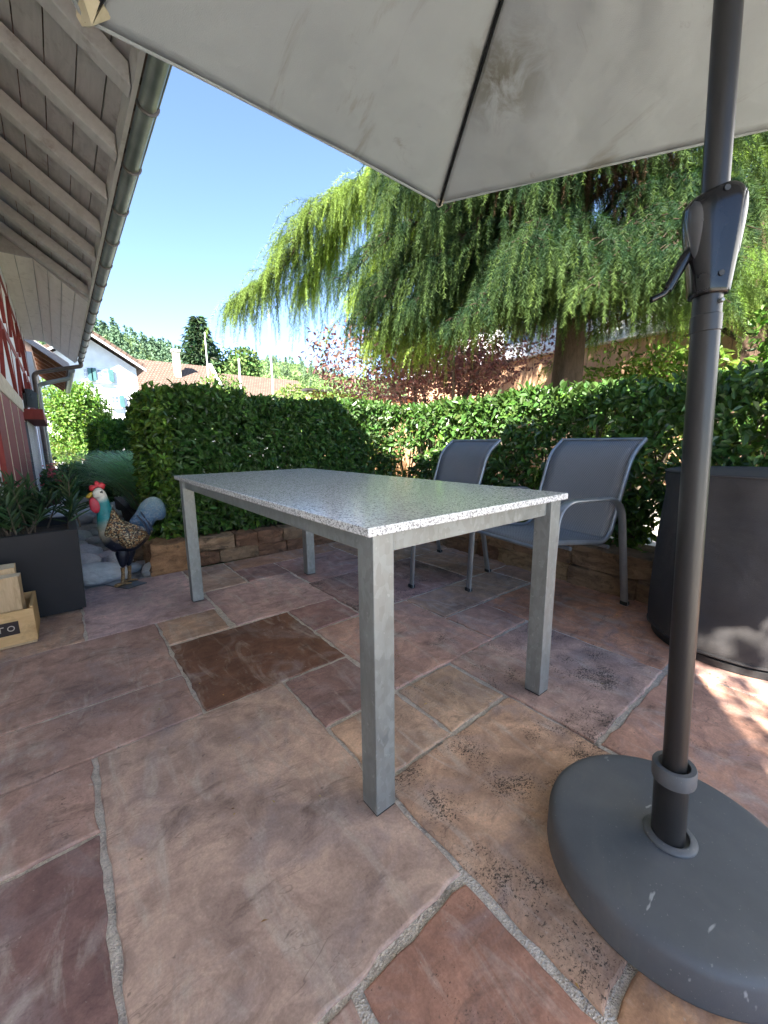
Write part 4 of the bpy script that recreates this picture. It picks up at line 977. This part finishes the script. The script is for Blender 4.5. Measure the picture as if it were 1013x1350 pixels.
def gen_branches(seed, base, n, z0, z1, len0, len1, avoid=None, droop=.9, dark=False):
    r = random.Random(seed); out = []
    for i in range(n):
        z = z0 + (z1 - z0) * (i / n) ** .9 + r.uniform(-.1, .1); a = i * 2.399 + r.uniform(-.3, .3); L = (len0 + (len1 - len0) * (i / n)) * r.uniform(.8, 1.15)
        if avoid and avoid(a, z, L): continue
        d = Vector((math.cos(a), math.sin(a), 0)); p0 = Vector((base[0], base[1], z))
        up = r.uniform(.12, .34)
        out.append(([p0, p0 + d * L * .35 + Vector((0, 0, L * up)), p0 + d * L * .72 + Vector((0, 0, L * up * .8)), p0 + d * L + Vector((0, 0, L * up * .8 - droop * L * .28))], 62, r.uniform(.45, .85), r.uniform(0, .1) if dark and 2.3 < a % 6.283 < 5.4 else r.uniform(.2, .9)))  # dark: shade painted into needles of limbs facing the camera
    return out
V3 = Vector
left = [([V3((4.6, 2.5, 3.3)), V3((4.1, 3.4, 4.0)), V3((3.4, 4.3, 4.1)), V3((2.8, 4.9, 3.75)), V3((2.55, 5.15, 3.1)), V3((2.05, 5.55, 2.7))], 185, .75, .45),  # last value: high paints a bough sunlit, near zero paints it shaded
        ([V3((4.6, 2.5, 3.7)), V3((4.3, 3.6, 4.7)), V3((3.75, 4.5, 4.55)), V3((3.3, 5.0, 3.7)), V3((2.95, 5.3, 3.0))], 190, .85, .95),
        ([V3((4.6, 2.5, 3.2)), V3((4.4, 3.6, 3.9)), V3((4.0, 4.4, 3.7)), V3((3.6, 5.0, 2.9))], 180, .85, 1.0),
        ([V3((4.6, 2.5, 2.5)), V3((4.5, 3.4, 3.0)), V3((4.1, 4.2, 2.9)), V3((3.7, 4.7, 2.3))], 150, .7, .9),
        ([V3((4.6, 2.5, 4.4)), V3((4.6, 3.6, 5.2)), V3((4.4, 4.6, 4.8)), V3((4.2, 5.3, 3.9))], 110, .9, .95),
        ([V3((4.6, 2.45, 3.0)), V3((4.2, 3.0, 3.6)), V3((3.7, 3.6, 3.4)), V3((3.3, 4.1, 2.7))], 110, .9, .03),
        ([V3((4.6, 2.45, 2.7)), V3((4.0, 2.75, 3.1)), V3((3.6, 3.1, 2.9)), V3((3.2, 3.3, 2.35))], 100, .7, .0),
        ([V3((4.6, 2.4, 2.6)), V3((4.1, 2.2, 3.0)), V3((3.7, 2.1, 2.9)), V3((3.35, 2.0, 2.5))], 100, .75, .0),
        ([V3((4.65, 2.4, 2.8)), V3((4.5, 1.8, 3.2)), V3((4.3, 1.4, 3.1)), V3((4.1, 1.0, 2.7))], 100, .8, .02),
        ([V3((4.7, 2.4, 2.6)), V3((5.0, 1.9, 3.0)), V3((5.2, 1.5, 2.8)), V3((5.3, 1.1, 2.3))], 90, .8, .5),
        ([V3((4.65, 2.4, 3.6)), V3((4.2, 2.2, 4.1)), V3((3.8, 1.9, 3.9)), V3((3.5, 1.6, 3.4))], 105, .95, .02),
        ([V3((4.65, 2.4, 3.4)), V3((3.9, 2.8, 4.2)), V3((3.4, 3.1, 4.0)), V3((3.0, 3.3, 3.4))], 105, .95, .03)]
rd = random.Random(77)
for k in range(40):   # more weeping limbs filling the crown towards the hedge and the open sky side; shade painted into the hedge side
    a = math.radians(95 + 165 * (k * .618 % 1)); z = 2.35 + 2.6 * rd.random() ** 1.3; L = rd.uniform(1.1, 2.2) * (1.2 if a < 2.4 else .8); d = V3((math.cos(a), math.sin(a), 0)); p0 = V3((4.64, 2.43, z))
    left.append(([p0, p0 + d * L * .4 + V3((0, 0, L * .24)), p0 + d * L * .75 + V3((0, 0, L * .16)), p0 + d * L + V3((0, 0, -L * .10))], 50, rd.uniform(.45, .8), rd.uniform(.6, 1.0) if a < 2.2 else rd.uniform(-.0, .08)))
for k in range(26):   # low boughs sweeping down to just above the hedge
    a = math.radians(100 + 165 * (k * .618 % 1)); L = rd.uniform(1.0, 2.1) * (1.2 if a < 2.4 else .75); d = V3((math.cos(a), math.sin(a), 0)); p0 = V3((4.64, 2.43, rd.uniform(2.25, 2.8)))
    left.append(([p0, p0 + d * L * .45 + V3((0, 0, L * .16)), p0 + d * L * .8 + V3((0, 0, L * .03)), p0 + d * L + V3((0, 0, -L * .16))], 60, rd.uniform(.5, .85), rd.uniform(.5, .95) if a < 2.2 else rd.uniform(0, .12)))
for k in range(34):
    z = 2.35 + 1.7 * rd.random(); a = rd.uniform(2.3, 5.3); L = rd.uniform(.5, 1.25); d = V3((math.cos(a), math.sin(a), 0)); p0 = V3((4.64, 2.43, z))
    left.append(([p0, p0 + d * L * .5 + V3((0, 0, .10)), p0 + d * L + V3((0, 0, -.04))], 46, rd.uniform(.35, .65), -1))
larch('larch_tree', 'big weeping larch with hanging green boughs and dark brown trunk behind the right hedge', tuple(LC), [(p, q * .95, l, c) for p, q, l, c in left] + gen_branches(4, LC, 40, 2.6, 7.2, 2.4, 1.1, dark=True), 3, colA=(.33, .48, .11), colB=(.018, .048, .020))  # colA carries painted sunlight, colB painted shade of the front boughs
larch('larch_tree', 'bright sunlit larch beyond the parasol crank at the right', (7.3, 1.3, 0), gen_branches(9, (7.3, 1.3), 62, 1.9, 7.5, 2.4, 1.0), 8, thick=.15, top=8, colA=(.24, .38, .06), colB=(.13, .24, .05), nd_=.6, floor=1.2)
# bushes at the right behind the hedge
blob_tree('garden_bush', 'bright leafy bush behind the hedge at the right edge, beside the pole', 'bush', (5.1, .35, 1.35), (.85, .95, 1.0), 7000, .075, (.085, .175, .028), seed=3)
blob_tree('garden_bush', 'yellow-green bush in sun between larch trunk and parasol pole', 'bush', (6.5, 2.05, 1.25), (1.1, 1.2, 1.05), 6500, .08, (.16, .26, .045), seed=6, gapn=.16, lobes=15)
blob_tree('garden_bush', 'low pale green bush above the hedge left of the plum tree', 'bush', (5.0, 7.6, 1.2), (1.2, .9, 1.0), 5000, .08, (.13, .22, .05), seed=16)
# red plum
blob_tree('plum_tree', 'red-leaved plum tree with forked stems between hedge and timber fence', 'tree', (5.6, 5.4, 2.35), (2.3, 1.7, 1.0), 15000, .072, (.25, .14, .125), 'redleaf', stems=3, seed=12, gapn=.16, lobes=14)
# ================================================================== pampas-like grass clump
n = 5200; a = rng.uniform(0, 6.28, n); R = np.sqrt(rng.random(n)) * .22; b0 = np.stack([.86 + np.cos(a) * R * 1.1, 5.45 + np.sin(a) * R * 2.5, np.full(n, -.03)], 1)
o_ = rng.normal(size=(n, 3)) * .28 + np.stack([np.cos(a), np.sin(a), a * 0], 1) * .30; o_[:, 2] = 0; Ln = rng.uniform(.9, 1.5, n); K = 6
t = np.linspace(0, 1, K)[None, :, None]; path = b0[:, None] + np.array([0, 0, 1.0]) * (Ln[:, None, None] * (t - .42 * t ** 3)) + o_[:, None] * Ln[:, None, None] * t ** 2 * 1.15
wd = unit(np.cross(o_ + 1e-3, np.array([0, 0, 1.0])))[:, None] * (.0055 * (1 - .85 * t)); V = np.stack([path - wd, path + wd], 2).reshape(n, K * 2, 3)
F = np.array([(2 * i, 2 * i + 1, 2 * i + 3, 2 * i + 2) for i in range(K - 1)]); F = (np.arange(n)[:, None, None] * K * 2 + F[None]).reshape(-1, 4)
GR = thing('ornamental_grass', 'tall blue-green ornamental grass clump spilling over the stone bed', 'grass clump', (.80, 5.7, 0))
raw_mesh('blades', V.reshape(-1, 3), F, M['grassblade'], GR, np.repeat(jcol((.36, .60, .34), n, .25), K * 2, 0))
blob_tree('low_plant', 'low broad-leaved green plant at the path edge behind the planter', 'plant', (.28, 9.0, .25), (.38, .5, .30), 500, .16, (.05, .12, .035), seed=31, wr=.7)
blob_tree('low_plant', 'low dark leafy plant in front of the small distant hedge', 'plant', (.45, 7.4, .3), (.30, .35, .35), 700, .09, (.045, .10, .045), seed=32)
blob_tree('hedge_weed', 'bright green weed at the foot of the hedge beside the chair', 'plant', (2.95, 1.02, .33), (.13, .14, .12), 160, .06, (.11, .22, .035), seed=33, stems=1)
# ================================================================== HOUSE on the left
HX = -.30
HO = thing('timbered_house', 'old half-timbered house with white boarded eaves and red door panels at the left', 'house', (-3, 5, 0))
EY0, EY1 = -1.42, 11.4
w_ = MB().box((HX - .30, 3.40, -.05), (HX, 11.3, 3.3)).box((-1.30, -1.38, -.05), (-1.0, 3.39, 3.6)).box((HX - 6, -1.38, -.05), (-1.31, -1.1, 3.4)).box((HX - 6, 11.0, -.05), (HX - .31, 11.29, 3.4))
w_.build('wall', M['plaster'], HO)
tb = MB()
for y in (6.35, 7.7, 9.2, 10.2, 11.15): tb.box((HX + .001, y, .0), (HX + .005, y + .10, 3.2))
for z in (2.02, 2.75): tb.box((HX + .0012, 3.41, z), (HX + .0075, 11.28, z + .10))
tb.box((HX + .0012, 6.49, 1.22), (HX + .20, 9.1, 1.34))
for y, s in ((4.6, 1), (5.9, -1), (6.6, 1), (7.6, -1), (8.0, 1), (9.1, -1), (9.4, 1), (10.1, -1)):
    tb.beam((HX + .0035, y, 1.45), (HX + .0035, y + .5 * s, 2.0), .006, .05, (1, 0, 0)); tb.beam((HX + .0035, y, 2.16), (HX + .0035, y + .45 * s, 2.72), .006, .05, (1, 0, 0))
tb.build('timber', M['redwood'], HO)
MB().box((HX + .0015, 3.42, 1.29), (HX + .034, 6.34, 1.44)).build('lintel', M['palewood'], HO, bevel=.006)
d_ = MB().box((HX + .0015, 3.45, .02), (HX + .030, 6.2, 1.285)).build('door', M['redwood'], HO)
sl_ = MB()
for y in (3.85, 4.55, 5.35): sl_.box((HX + .0305, y, .03), (HX + .0335, y + .03, 1.28))
sl_.build('batten', M['palewood'], d_)
wi = MB().box((HX + .002, 6.75, .25), (HX + .03, 8.9, 1.2)).build('window', simple('dim_glass', (.10, .11, .14), (.16, .17, .21), 3, .15), HO)
wf = MB()
for y in np.arange(6.72, 8.95, .27): wf.box((HX + .0305, y, .22), (HX + .035, y + .05, 1.21))
wf.build('window_frame', M['plaster'], wi)
lm = MB().box((HX + .002, 7.35, 1.345), (HX + .03, 7.47, 1.60)).build('wall_lamp', M['rubber'], HO, bevel=.004)
MB().prism([(HX + .031, 1.42), (HX + .15, 1.40), (HX + .16, 1.60), (HX + .09, 1.66), (HX + .031, 1.66)], 'y', 7.33, 7.49).build('lamp_head', M['gloss'], lm, bevel=.006)
# roof: pitch 35 deg, rafter feet at x .497 z 2.70
TP = math.tan(math.radians(35)); ra = Vector((-1, 0, TP)).normalized()
def rz(x, off=0): return 2.70 + (.497 - x) * TP + off
RYS = [2.69 + .6175 * k for k in range(-6, 14)]
for y in [q for q in RYS if q < 6.5]:
    q = MB(); x1, x0 = .50, -5.2
    q.prism([(x1, rz(x1) + .005), (x1 + .0, rz(x1) + .115), (x0, rz(x0) + .15), (x0, rz(x0))], 'y', y - .048, y + .048); q.build('rafter', M['rafter'], HO, bevel=.006)
bd = MB(); r_ = random.Random(4); x = .56
while x > -5.2:
    wdt = r_.uniform(.115, .15); z_ = rz(x) + .155; a, b_ = x, x - wdt + .006
    for y0 in np.arange(EY0, EY1, 4.25):
        bd.prism([(a, rz(a) + .152), (a, rz(a) + .172), (b_, rz(b_) + .172), (b_, rz(b_) + .152)], 'y', y0 + .002, min(EY1, y0 + 4.246))
    x -= wdt
bd.build('roof_boarding', M['board'], HO)
rf = MB().prism([(.60, rz(.60) + .176), (.60, rz(.60) + .235), (-5.3, rz(-5.3) + .235), (-5.3, rz(-5.3) + .176)], 'y', EY0 - .02, EY1 + .03).build('roof', M['tile2'], HO); uv_planar(rf, (0, 1, 0), tuple(ra))
rf = MB().prism([(-5.3, rz(-5.3) + .235), (-5.3, rz(-5.3) + .176), (-11.2, rz(.60) + .176), (-11.2, rz(.60) + .235)], 'y', EY0 - .02, EY1 + .03).build('roof', M['tile2'], HO); uv_planar(rf, (0, 1, 0), (1, 0, TP))
MB().box((.505, EY0, 2.70), (.528, EY1, 2.835)).build('fascia_board', M['rafter'], HO)
# boxed soffit over the far half
sf = MB(); z0_ = lambda x: 2.665 + (.50 - x) * .80
xs = np.linspace(.50, .02, 5)
for a, b_ in zip(xs[:-1], xs[1:]): sf.prism([(a - .003, z0_(a)), (a - .003, z0_(a) + .016), (b_ + .003, z0_(b_) + .016), (b_ + .003, z0_(b_))], 'y', 6.52, EY1 + .02)
zz = z0_(.02)
for a, b_ in ((.02, -.14), (-.14, -.298)): sf.prism([(a - .003, zz), (a - .003, zz + .016), (b_ + .003, zz + .016), (b_ + .003, zz)], 'y', 6.52, EY1 + .02)
sf.build('soffit_panel', M['soffit'], HO)
MB().prism([(.50, z0_(.50)), (.02, zz), (-.298, zz), (-.298, 3.7), (.50, rz(.5) + .15)], 'y', 6.49, 6.515).build('soffit_end', M['board'], HO)
MB().prism([(.52, z0_(.50)+.02), (.02, zz+.02), (-.298, zz+.02), (-.298, 3.4), (.52, rz(.52) + .15)], 'y', EY1 + .025, EY1 + .045).build('verge_board', M['rafter'], HO)
g_ = MB(); n = 12; gx, gz, gr = .590, 2.725, .046
Vg = []; Fg = []
for y in (EY0, EY1 + .05):
    for rr_ in (gr, gr - .003):
        for k in range(n + 1):
            a = PI + PI * k / n; Vg.append((gx + rr_ * math.cos(a), y, gz + rr_ * math.sin(a)))
m = n + 1
for k in range(n):
    Fg += [(k, k + 1, 2 * m + k + 1, 2 * m + k), (m + k, m + k + 1, 3 * m + k + 1, 3 * m + k)]
for y0 in (0, 2): Fg += [(y0 * m + k, y0 * m + k + 1, (y0 + 1) * m + k + 1, (y0 + 1) * m + k) for k in range(n)]
g_.add(Vg, Fg); g_.tube([(gx + gr + .004, EY0, gz + .002), (gx + gr + .004, EY1 + .05, gz + .002)], .008, 8)
GT = g_.build('gutter', M['zinc'], HO, True)
for y in RYS + [11.2]:
    MB().tube([(gx + (gr + .004) * math.cos(PI + PI * k / 10), y + .05, gz + (gr + .004) * math.sin(PI + PI * k / 10)) for k in range(11)], .005, 6, flat=(1, 2.4), up=(0, 1, 0)).build('gutter_bracket', M['copper'], GT, True)
MB().tube(bez([(gx, 11.3, gz - .05), (gx, 11.3, 2.60), (HX + .07, 11.3, 2.38), (HX + .07, 11.3, .0)], 8, .10), .042, 14).build('downpipe', M['copper'], HO, True)
# annex beyond the house
AN = thing('shed_annex', 'low annex with brown raftered eave beyond the timbered house', 'outbuilding', (-2, 14, 0))
MB().box((-2.2, 11.9, -.05), (-.22, 16.5, 2.9)).build('wall', M['plaster'], AN)
def az(x): return 2.66 + (.36 - x) * .80
MB().prism([(.40, az(.40)), (.40, az(.40) + .12), (-1.6, az(-1.6) + .12), (-1.6, az(-1.6))], 'y', 12.0, 16.8).build('roof', M['tile2'], AN)
MB().prism([(.41, az(.41) - .05), (.41, az(.41) + .10), (-1.6, az(-1.6) + .10), (-1.6, az(-1.6) - .05)], 'y', 11.93, 11.99).build('verge_board', M['rafter'], AN)
brown = m_wood('brown_eave_wood', (.16, .065, .03), (.26, .12, .055), 4, (6, 1.5, 6))
MB().prism([(.36, az(.36) - .035), (.36, az(.36) - .015), (-.215, az(-.215) - .015), (-.215, az(-.215) - .035)], 'y', 12.0, 16.7).build('eave_boarding', brown, AN)
for y in np.arange(12.2, 16.5, .7): MB().prism([(.34, az(.34) - .14), (.34, az(.34) - .037), (-.215, az(-.215) - .037), (-.215, az(-.215) - .14)], 'y', y, y + .09).build('rafter', brown, AN)
MB().tube([(.44, 11.9, 2.58), (.44, 16.8, 2.58)], .06, 10).build('gutter', M['zinc'], AN, True)
MB().tube(bez([(.43, 12.0, 2.54), (.40, 12.0, 2.42), (-.20, 11.98, 2.22), (-.19, 11.98, .0)], 8, .10), .045, 12).build('downpipe', M['zinc'], AN, True)
# geraniums in pots along the wall
for i, (x, y, lab) in enumerate(((-.16, 7.6, 'red-flowering geranium in a clay pot at the house wall behind the oleander'), (-.12, 9.6, 'farther geranium pot at the house wall near the path'))):
    GP = thing('geranium_pot', lab, 'potted plant', (x, y, 0))
    MB().lathe([(.08, -.03), (.12, .20), (.128, .20), (.128, .225), (.11, .225), (.105, .19)], (x, y, 0), 24).build('pot', M['tile2'], GP, True)
    m_ = 260; Pp = np.array((x, y, .34)) + rng.normal(size=(m_, 3)) * np.array([.09, .12, .08]); leaves('foliage', Pp, rdir(m_), unit(rdir(m_) + np.array([0, 0, .8])), .06, .055, jcol((.06, .12, .04), m_), M['leaf2'], GP)
    m_ = 130; c_ = np.array((x, y, .44)) + rng.normal(size=(13, 3)) * np.array([.10, .13, .06]); Pp = np.repeat(c_, 10, 0) + rng.normal(size=(m_, 3)) * .022; leaves('blossom', Pp, rdir(m_), rdir(m_), .032, .028, jcol((.50, .10, .12), m_, .3), M['redleaf'], GP)
# ================================================================== things beyond
blob_tree('green_shrub', 'tall light green shrub in front of the white house gable', 'shrub', (.85, 20.0, 1.85), (1.35, 1.3, 1.75), 12000, .13, (.15, .27, .055), seed=41, gapn=.12, lobes=14)
blob_tree('green_shrub', 'low yellow-green border shrub beyond the end of the path', 'shrub', (.35, 23.3, .6), (1.8, .7, .8), 6000, .12, (.24, .30, .08), seed=42)
blob_tree('green_shrub', 'grey-green shrub above the dark hedge end, against the tiled roof', 'shrub', (7.2, 22, 2.6), (2.6, 1.6, 1.8), 6000, .18, (.12, .20, .05), seed=43)
blob_tree('green_shrub', 'pale bushy tree left of the timber fence, behind the white pole', 'shrub', (9.5, 17, 1.9), (2.6, 1.6, 2.0), 7000, .16, (.16, .24, .065), seed=44)
# white gabled house
WY = 26.0; WH = thing('white_house', 'white gabled house with blue-green window shutters beyond the shrub', 'house', (1.6, WY + 5, 0))
apx, apz = 1.70, 6.50; sl = .66; xr, xl = 3.75, -1.2
wallpoly = [(xl, -.05), (xr, -.05), (xr, apz - .25 - (xr - apx) * sl), (apx, apz - .25), (xl, apz - .25 - (apx - xl) * sl)]
MB().prism(wallpoly, 'y', WY, WY + 10).build('wall', M['plaster'], WH)
for s, xe in ((1, xr + .35), (-1, xl - .35)):
    ze = apz - abs(xe - apx) * sl
    o = MB().prism([(apx, apz - .10), (apx, apz + .10), (xe, ze + .10), (xe, ze - .10)], 'y', WY - .75, WY + 10.5).build('roof', M['tile'], WH); uv_planar(o, (0, 1, 0), (s * .83, 0, -.55))
    MB().prism([(apx, apz - .22), (apx, apz - .105), (xe, ze - .105), (xe, ze - .22)], 'y', WY - .76, WY - .70).build('verge_board', M['plaster'], WH)
teal = simple('blue_green_shutter', (.05, .13, .135), (.07, .17, .17), 6, .6)
glass = simple('window_glass', (.10, .14, .20), (.22, .27, .34), 2, .08)
for x0, x1, z0, z1, sh in ((1.97, 2.45, 4.12, 4.72, 'lr'), (2.44, 2.80, 2.84, 3.44, 'r'), (1.42, 1.56, 4.1, 4.7, 'r')):
    fr_ = MB().box((x0, WY - .05, z0), (x1, WY + .02, z1)).build('window', M['plaster'], WH)
    pn = MB(); xm = (x0 + x1) / 2
    for a, c in ((x0 + .03, xm - .02), (xm + .02, x1 - .03)):
        for k in range(3): pn.box((a, WY - .058, z0 + .04 + k * (z1 - z0 - .05) / 3), (c, WY - .051, z0 + (k + 1) * (z1 - z0 - .05) / 3))
    pn.build('pane', glass, fr_)
    MB().box((x0 - .06, WY - .16, z0 - .08), (x1 + .06, WY - .003, z0 - .005)).build('sill', M['plaster'], fr_)
    for k in sh:
        a = (x1 + .03, x1 + .24) if k == 'r' else (x0 - .24, x0 - .03)
        MB().box((a[0], WY - .10, z0 - .02), (a[1], WY - .052, z1 + .02)).build('shutter', teal, fr_, bevel=.01)
# long tiled roof house with chimney
TH = thing('tiled_house', 'long house with brown tiled roof and chimney behind the dark hedge', 'house', (9, 34, 0))
MB().box((4.95, 33.2, -.05), (18, 40, 4.4)).build('wall', M['plaster'], TH)
def slope_roof(x0, x1, y0, z0, y1, z1, name, m, parent):
    o = MB().prism([(y0, z0), (y0, z0 + .12), (y1, z1 + .12), (y1, z1)], 'x', x0, x1).build(name, m, parent); d = Vector((0, y1 - y0, z1 - z0)).normalized(); uv_planar(o, (1, 0, 0), tuple(d)); return o
slope_roof(4.75, 10.55, 32.6, 4.15, 36.2, 7.05, 'roof', M['tile'], TH); slope_roof(10.75, 18.5, 32.6, 3.95, 36.0, 6.55, 'roof', M['tile'], TH)
slope_roof(4.75, 10.55, 39.8, 4.15, 36.2, 7.05, 'roof', M['tile'], TH)
MB().prism([(33.2, 4.41), (36.2, 6.95), (39.2, 4.41)], 'x', 4.98, 5.2).build('gable', M['plaster'], TH)
MB().beam((10.65, 32.5, 4.3), (10.65, 36.3, 7.35), .22, .14).build('verge_flashing', M['plaster'], TH)
chm = MB().box((7.55, 34.6, 5.6), (7.98, 35.05, 7.75)).build('chimney', M['palewood'], TH); MB().box((7.48, 34.53, 7.751), (8.05, 35.12, 7.9)).build('chimney_cap', M['plaster'], chm)
for x, y, zt, rr_, lab in ((8.05, 28, 7.75, .045, 'short white pole standing before the chimney end of the tiled roof'), (10.1, 28, 6.4, .07, 'short thick white pole in front of the tiled roof'), (12.4, 28, 9.9, .06, 'tall thin white pole at the right end of the tiled roof')):
    o = MB().tube([(x, y, -.1), (x, y, zt)], [rr_ * 1.1, rr_ * .8], 10).lathe([(rr_ * .8, 0), (rr_, .02), (rr_ * .3, .08)], (x, y, zt), 10).build('pole', M['plaster'], None, True); tag(o, lab, 'pole')
# fir
def fir(label, c, h, R, seed):
    r = np.random.default_rng(seed); T = thing('fir_tree', label, 'tree', c)
    MB().tube([(c[0], c[1], -.1), (c[0], c[1], h)], [.3, .03], 8).build('trunk', M['bark'], T, True)
    P, A, N, L = [], [], [], []
    for i in range(150):
        t = (i / 150) ** .8; z = h * (.12 + .87 * t); a = i * 2.4 + r.normal() * .2; bl = R * (1 - t) ** .8 * r.uniform(.65, 1.15) + .15; m = int(14 + 40 * (1 - t))
        s = r.random(m) ** .7; d = np.array([math.cos(a), math.sin(a), 0]); sd = np.array([-d[1], d[0], 0]); lt_ = r.normal(size=m) * .22 * bl * (.3 + s)
        P.append(np.array(c) + np.array([0, 0, z]) + d * (bl * s)[:, None] + sd * lt_[:, None] + np.array([0, 0, 1]) * (.16 * bl * s ** 2 - .10 * bl * s - .1 * r.random(m))[:, None])
        A.append(d + sd * (lt_ / bl)[:, None] * 2 + np.array([0, 0, -.35]) + r.normal(size=(m, 3)) * .4); N.append(np.array([0, 0, 1]) + r.normal(size=(m, 3)) * .5); L.append(np.full(m, .75))
    P, A, N, L = map(np.concatenate, (P, A, N, L)); n = len(P); leaves('crown', P, A, N, L * r.uniform(.7, 1.2, n), .26, jcol((.055, .095, .05), n, .3), M['farleaf'], T, six=False)
fir('tall dark fir tree standing behind the tiled roof', (12.3, 45.0, 0), 13.6, 3.3, 5)
blob_tree('round_tree', 'rounded broadleaf tree right of the fir behind the roof', 'tree', (15.5, 45, 7.0), (4.0, 3, 4.2), 5000, .45, (.10, .16, .05), seed=52, m='farleaf')
# timber fence and timber-clad building
orange = m_wood('orange_larch_boards', (.44, .255, .15), (.60, .38, .24), 3, (9, 9, 1.2), dark=(.16, .07, .035))
FE = thing('timber_fence', 'orange vertical board fence with dark cap behind the plum tree', 'fence', (6.5, 8.2, 0))
fb = MB(); x = 4.45
while x < 7.75: fb.box((x, 8.2 + .006 * math.sin(x * 40), -.05), (x + .115, 8.222 + .006 * math.sin(x * 40), 2.03 - .0)); x += .125
fb.build('board_panel', orange, FE)
for x in (4.45, 5.5, 6.6, 7.6): MB().box((x, 8.232, -.05), (x + .09, 8.32, 2.0)).build('post', orange, FE)
MB().box((4.38, 8.12, 2.035), (7.8, 8.36, 2.085)).build('cap', simple('dark_cap', (.035, .03, .03), (.06, .05, .05)), FE)
BB = thing('timber_clad_building', 'building with orange board cladding below and white upper wall behind the larch', 'building', (10, 5, 0))
MB().box((8.03, .5, -.05), (14, 8.8, 2.7)).build('wall', M['plaster'], BB)
fb = MB(); y = .5; r_ = random.Random(8)
while y < 8.75: fb.box((8.0 - r_.uniform(0, .008), y, -.05), (8.028, y + .135, 2.62)); y += .142
fb.build('board_cladding', orange, BB)
MB().box((7.86, .45, 2.64), (8.029, 8.85, 2.80)).build('ledge', M['plaster'], BB)
MB().box((8.03, .5, 2.701), (14, 8.8, 3.95)).build('upper_wall', M['plaster'], BB)
o = MB().prism([(7.6, 3.80), (7.6, 3.93), (11, 5.9), (14.4, 3.93), (14.4, 3.80), (11, 5.77)], 'y', .1, 9.2).build('roof', M['tile'], BB); uv_planar(o, (0, 1, 0), (.87, 0, .5))
for y in (4.95, 2.6, 6.9):
    wf_ = MB().box((7.99, y, 2.92), (8.028, y + .75, 3.75)).build('window', M['plaster'], BB); MB().box((7.982, y + .06, 2.98), (7.9895, y + .69, 3.69)).build('pane', glass, wf_)
# tree outside the frame whose leaves dapple the sun on the right of the patio
blob_tree('garden_tree', 'broad leafy tree behind the viewer dappling the light by the parasol base', 'tree', (-1.9, -2.25, 3.3), (1.5, .62, 1.35), 3500, .075, (.08, .15, .03), seed=61, gapn=.1, lobes=16)
# dry litter on the flags: small leaves and needles
m_ = 150; Pp = np.stack([rng.uniform(.0, 2.5, m_), rng.uniform(.1, 3.0, m_), np.full(m_, .004)], 1)
o = leaves('leaf_litter', Pp, np.stack([rng.normal(size=m_), rng.normal(size=m_), rng.normal(size=m_) * .08], 1), np.array([0, 0, 1.0]) + rng.normal(size=(m_, 3)) * .2, rng.uniform(.006, .016, m_), .004, jcol((.34, .24, .10), m_, .4), M['leaf2'], six=False)
tag(o, 'tiny dry leaves and needles scattered over the sandstone flags', 'leaf litter', kind='stuff')
# made-up white house added just outside the frame on the right: its sunlit wall throws light back on the patio
NH = thing('bounce_fill_house', 'added white house out of view at the right, bouncing sun onto the patio', 'house', (7, -4.6, 0))
MB().box((4.7, -8.6, -.05), (9.5, -.75, 5.6)).build('wall', M['plaster'], NH)
MB().prism([(4.2, 5.35), (4.2, 5.5), (7.1, 7.6), (10.0, 5.5), (10.0, 5.35), (7.1, 7.45)], 'y', -9.1, -.4).build('roof', M['tile2'], NH)
for y in (-7.2, -4.9, -2.4):
    for z in (1.0, 3.6):
        q_ = MB().box((4.67, y, z), (4.698, y + .9, z + 1.2)).build('window', M['plaster'], NH); MB().box((4.662, y + .07, z + .07), (4.6695, y + .83, z + 1.13)).build('pane', glass, q_)
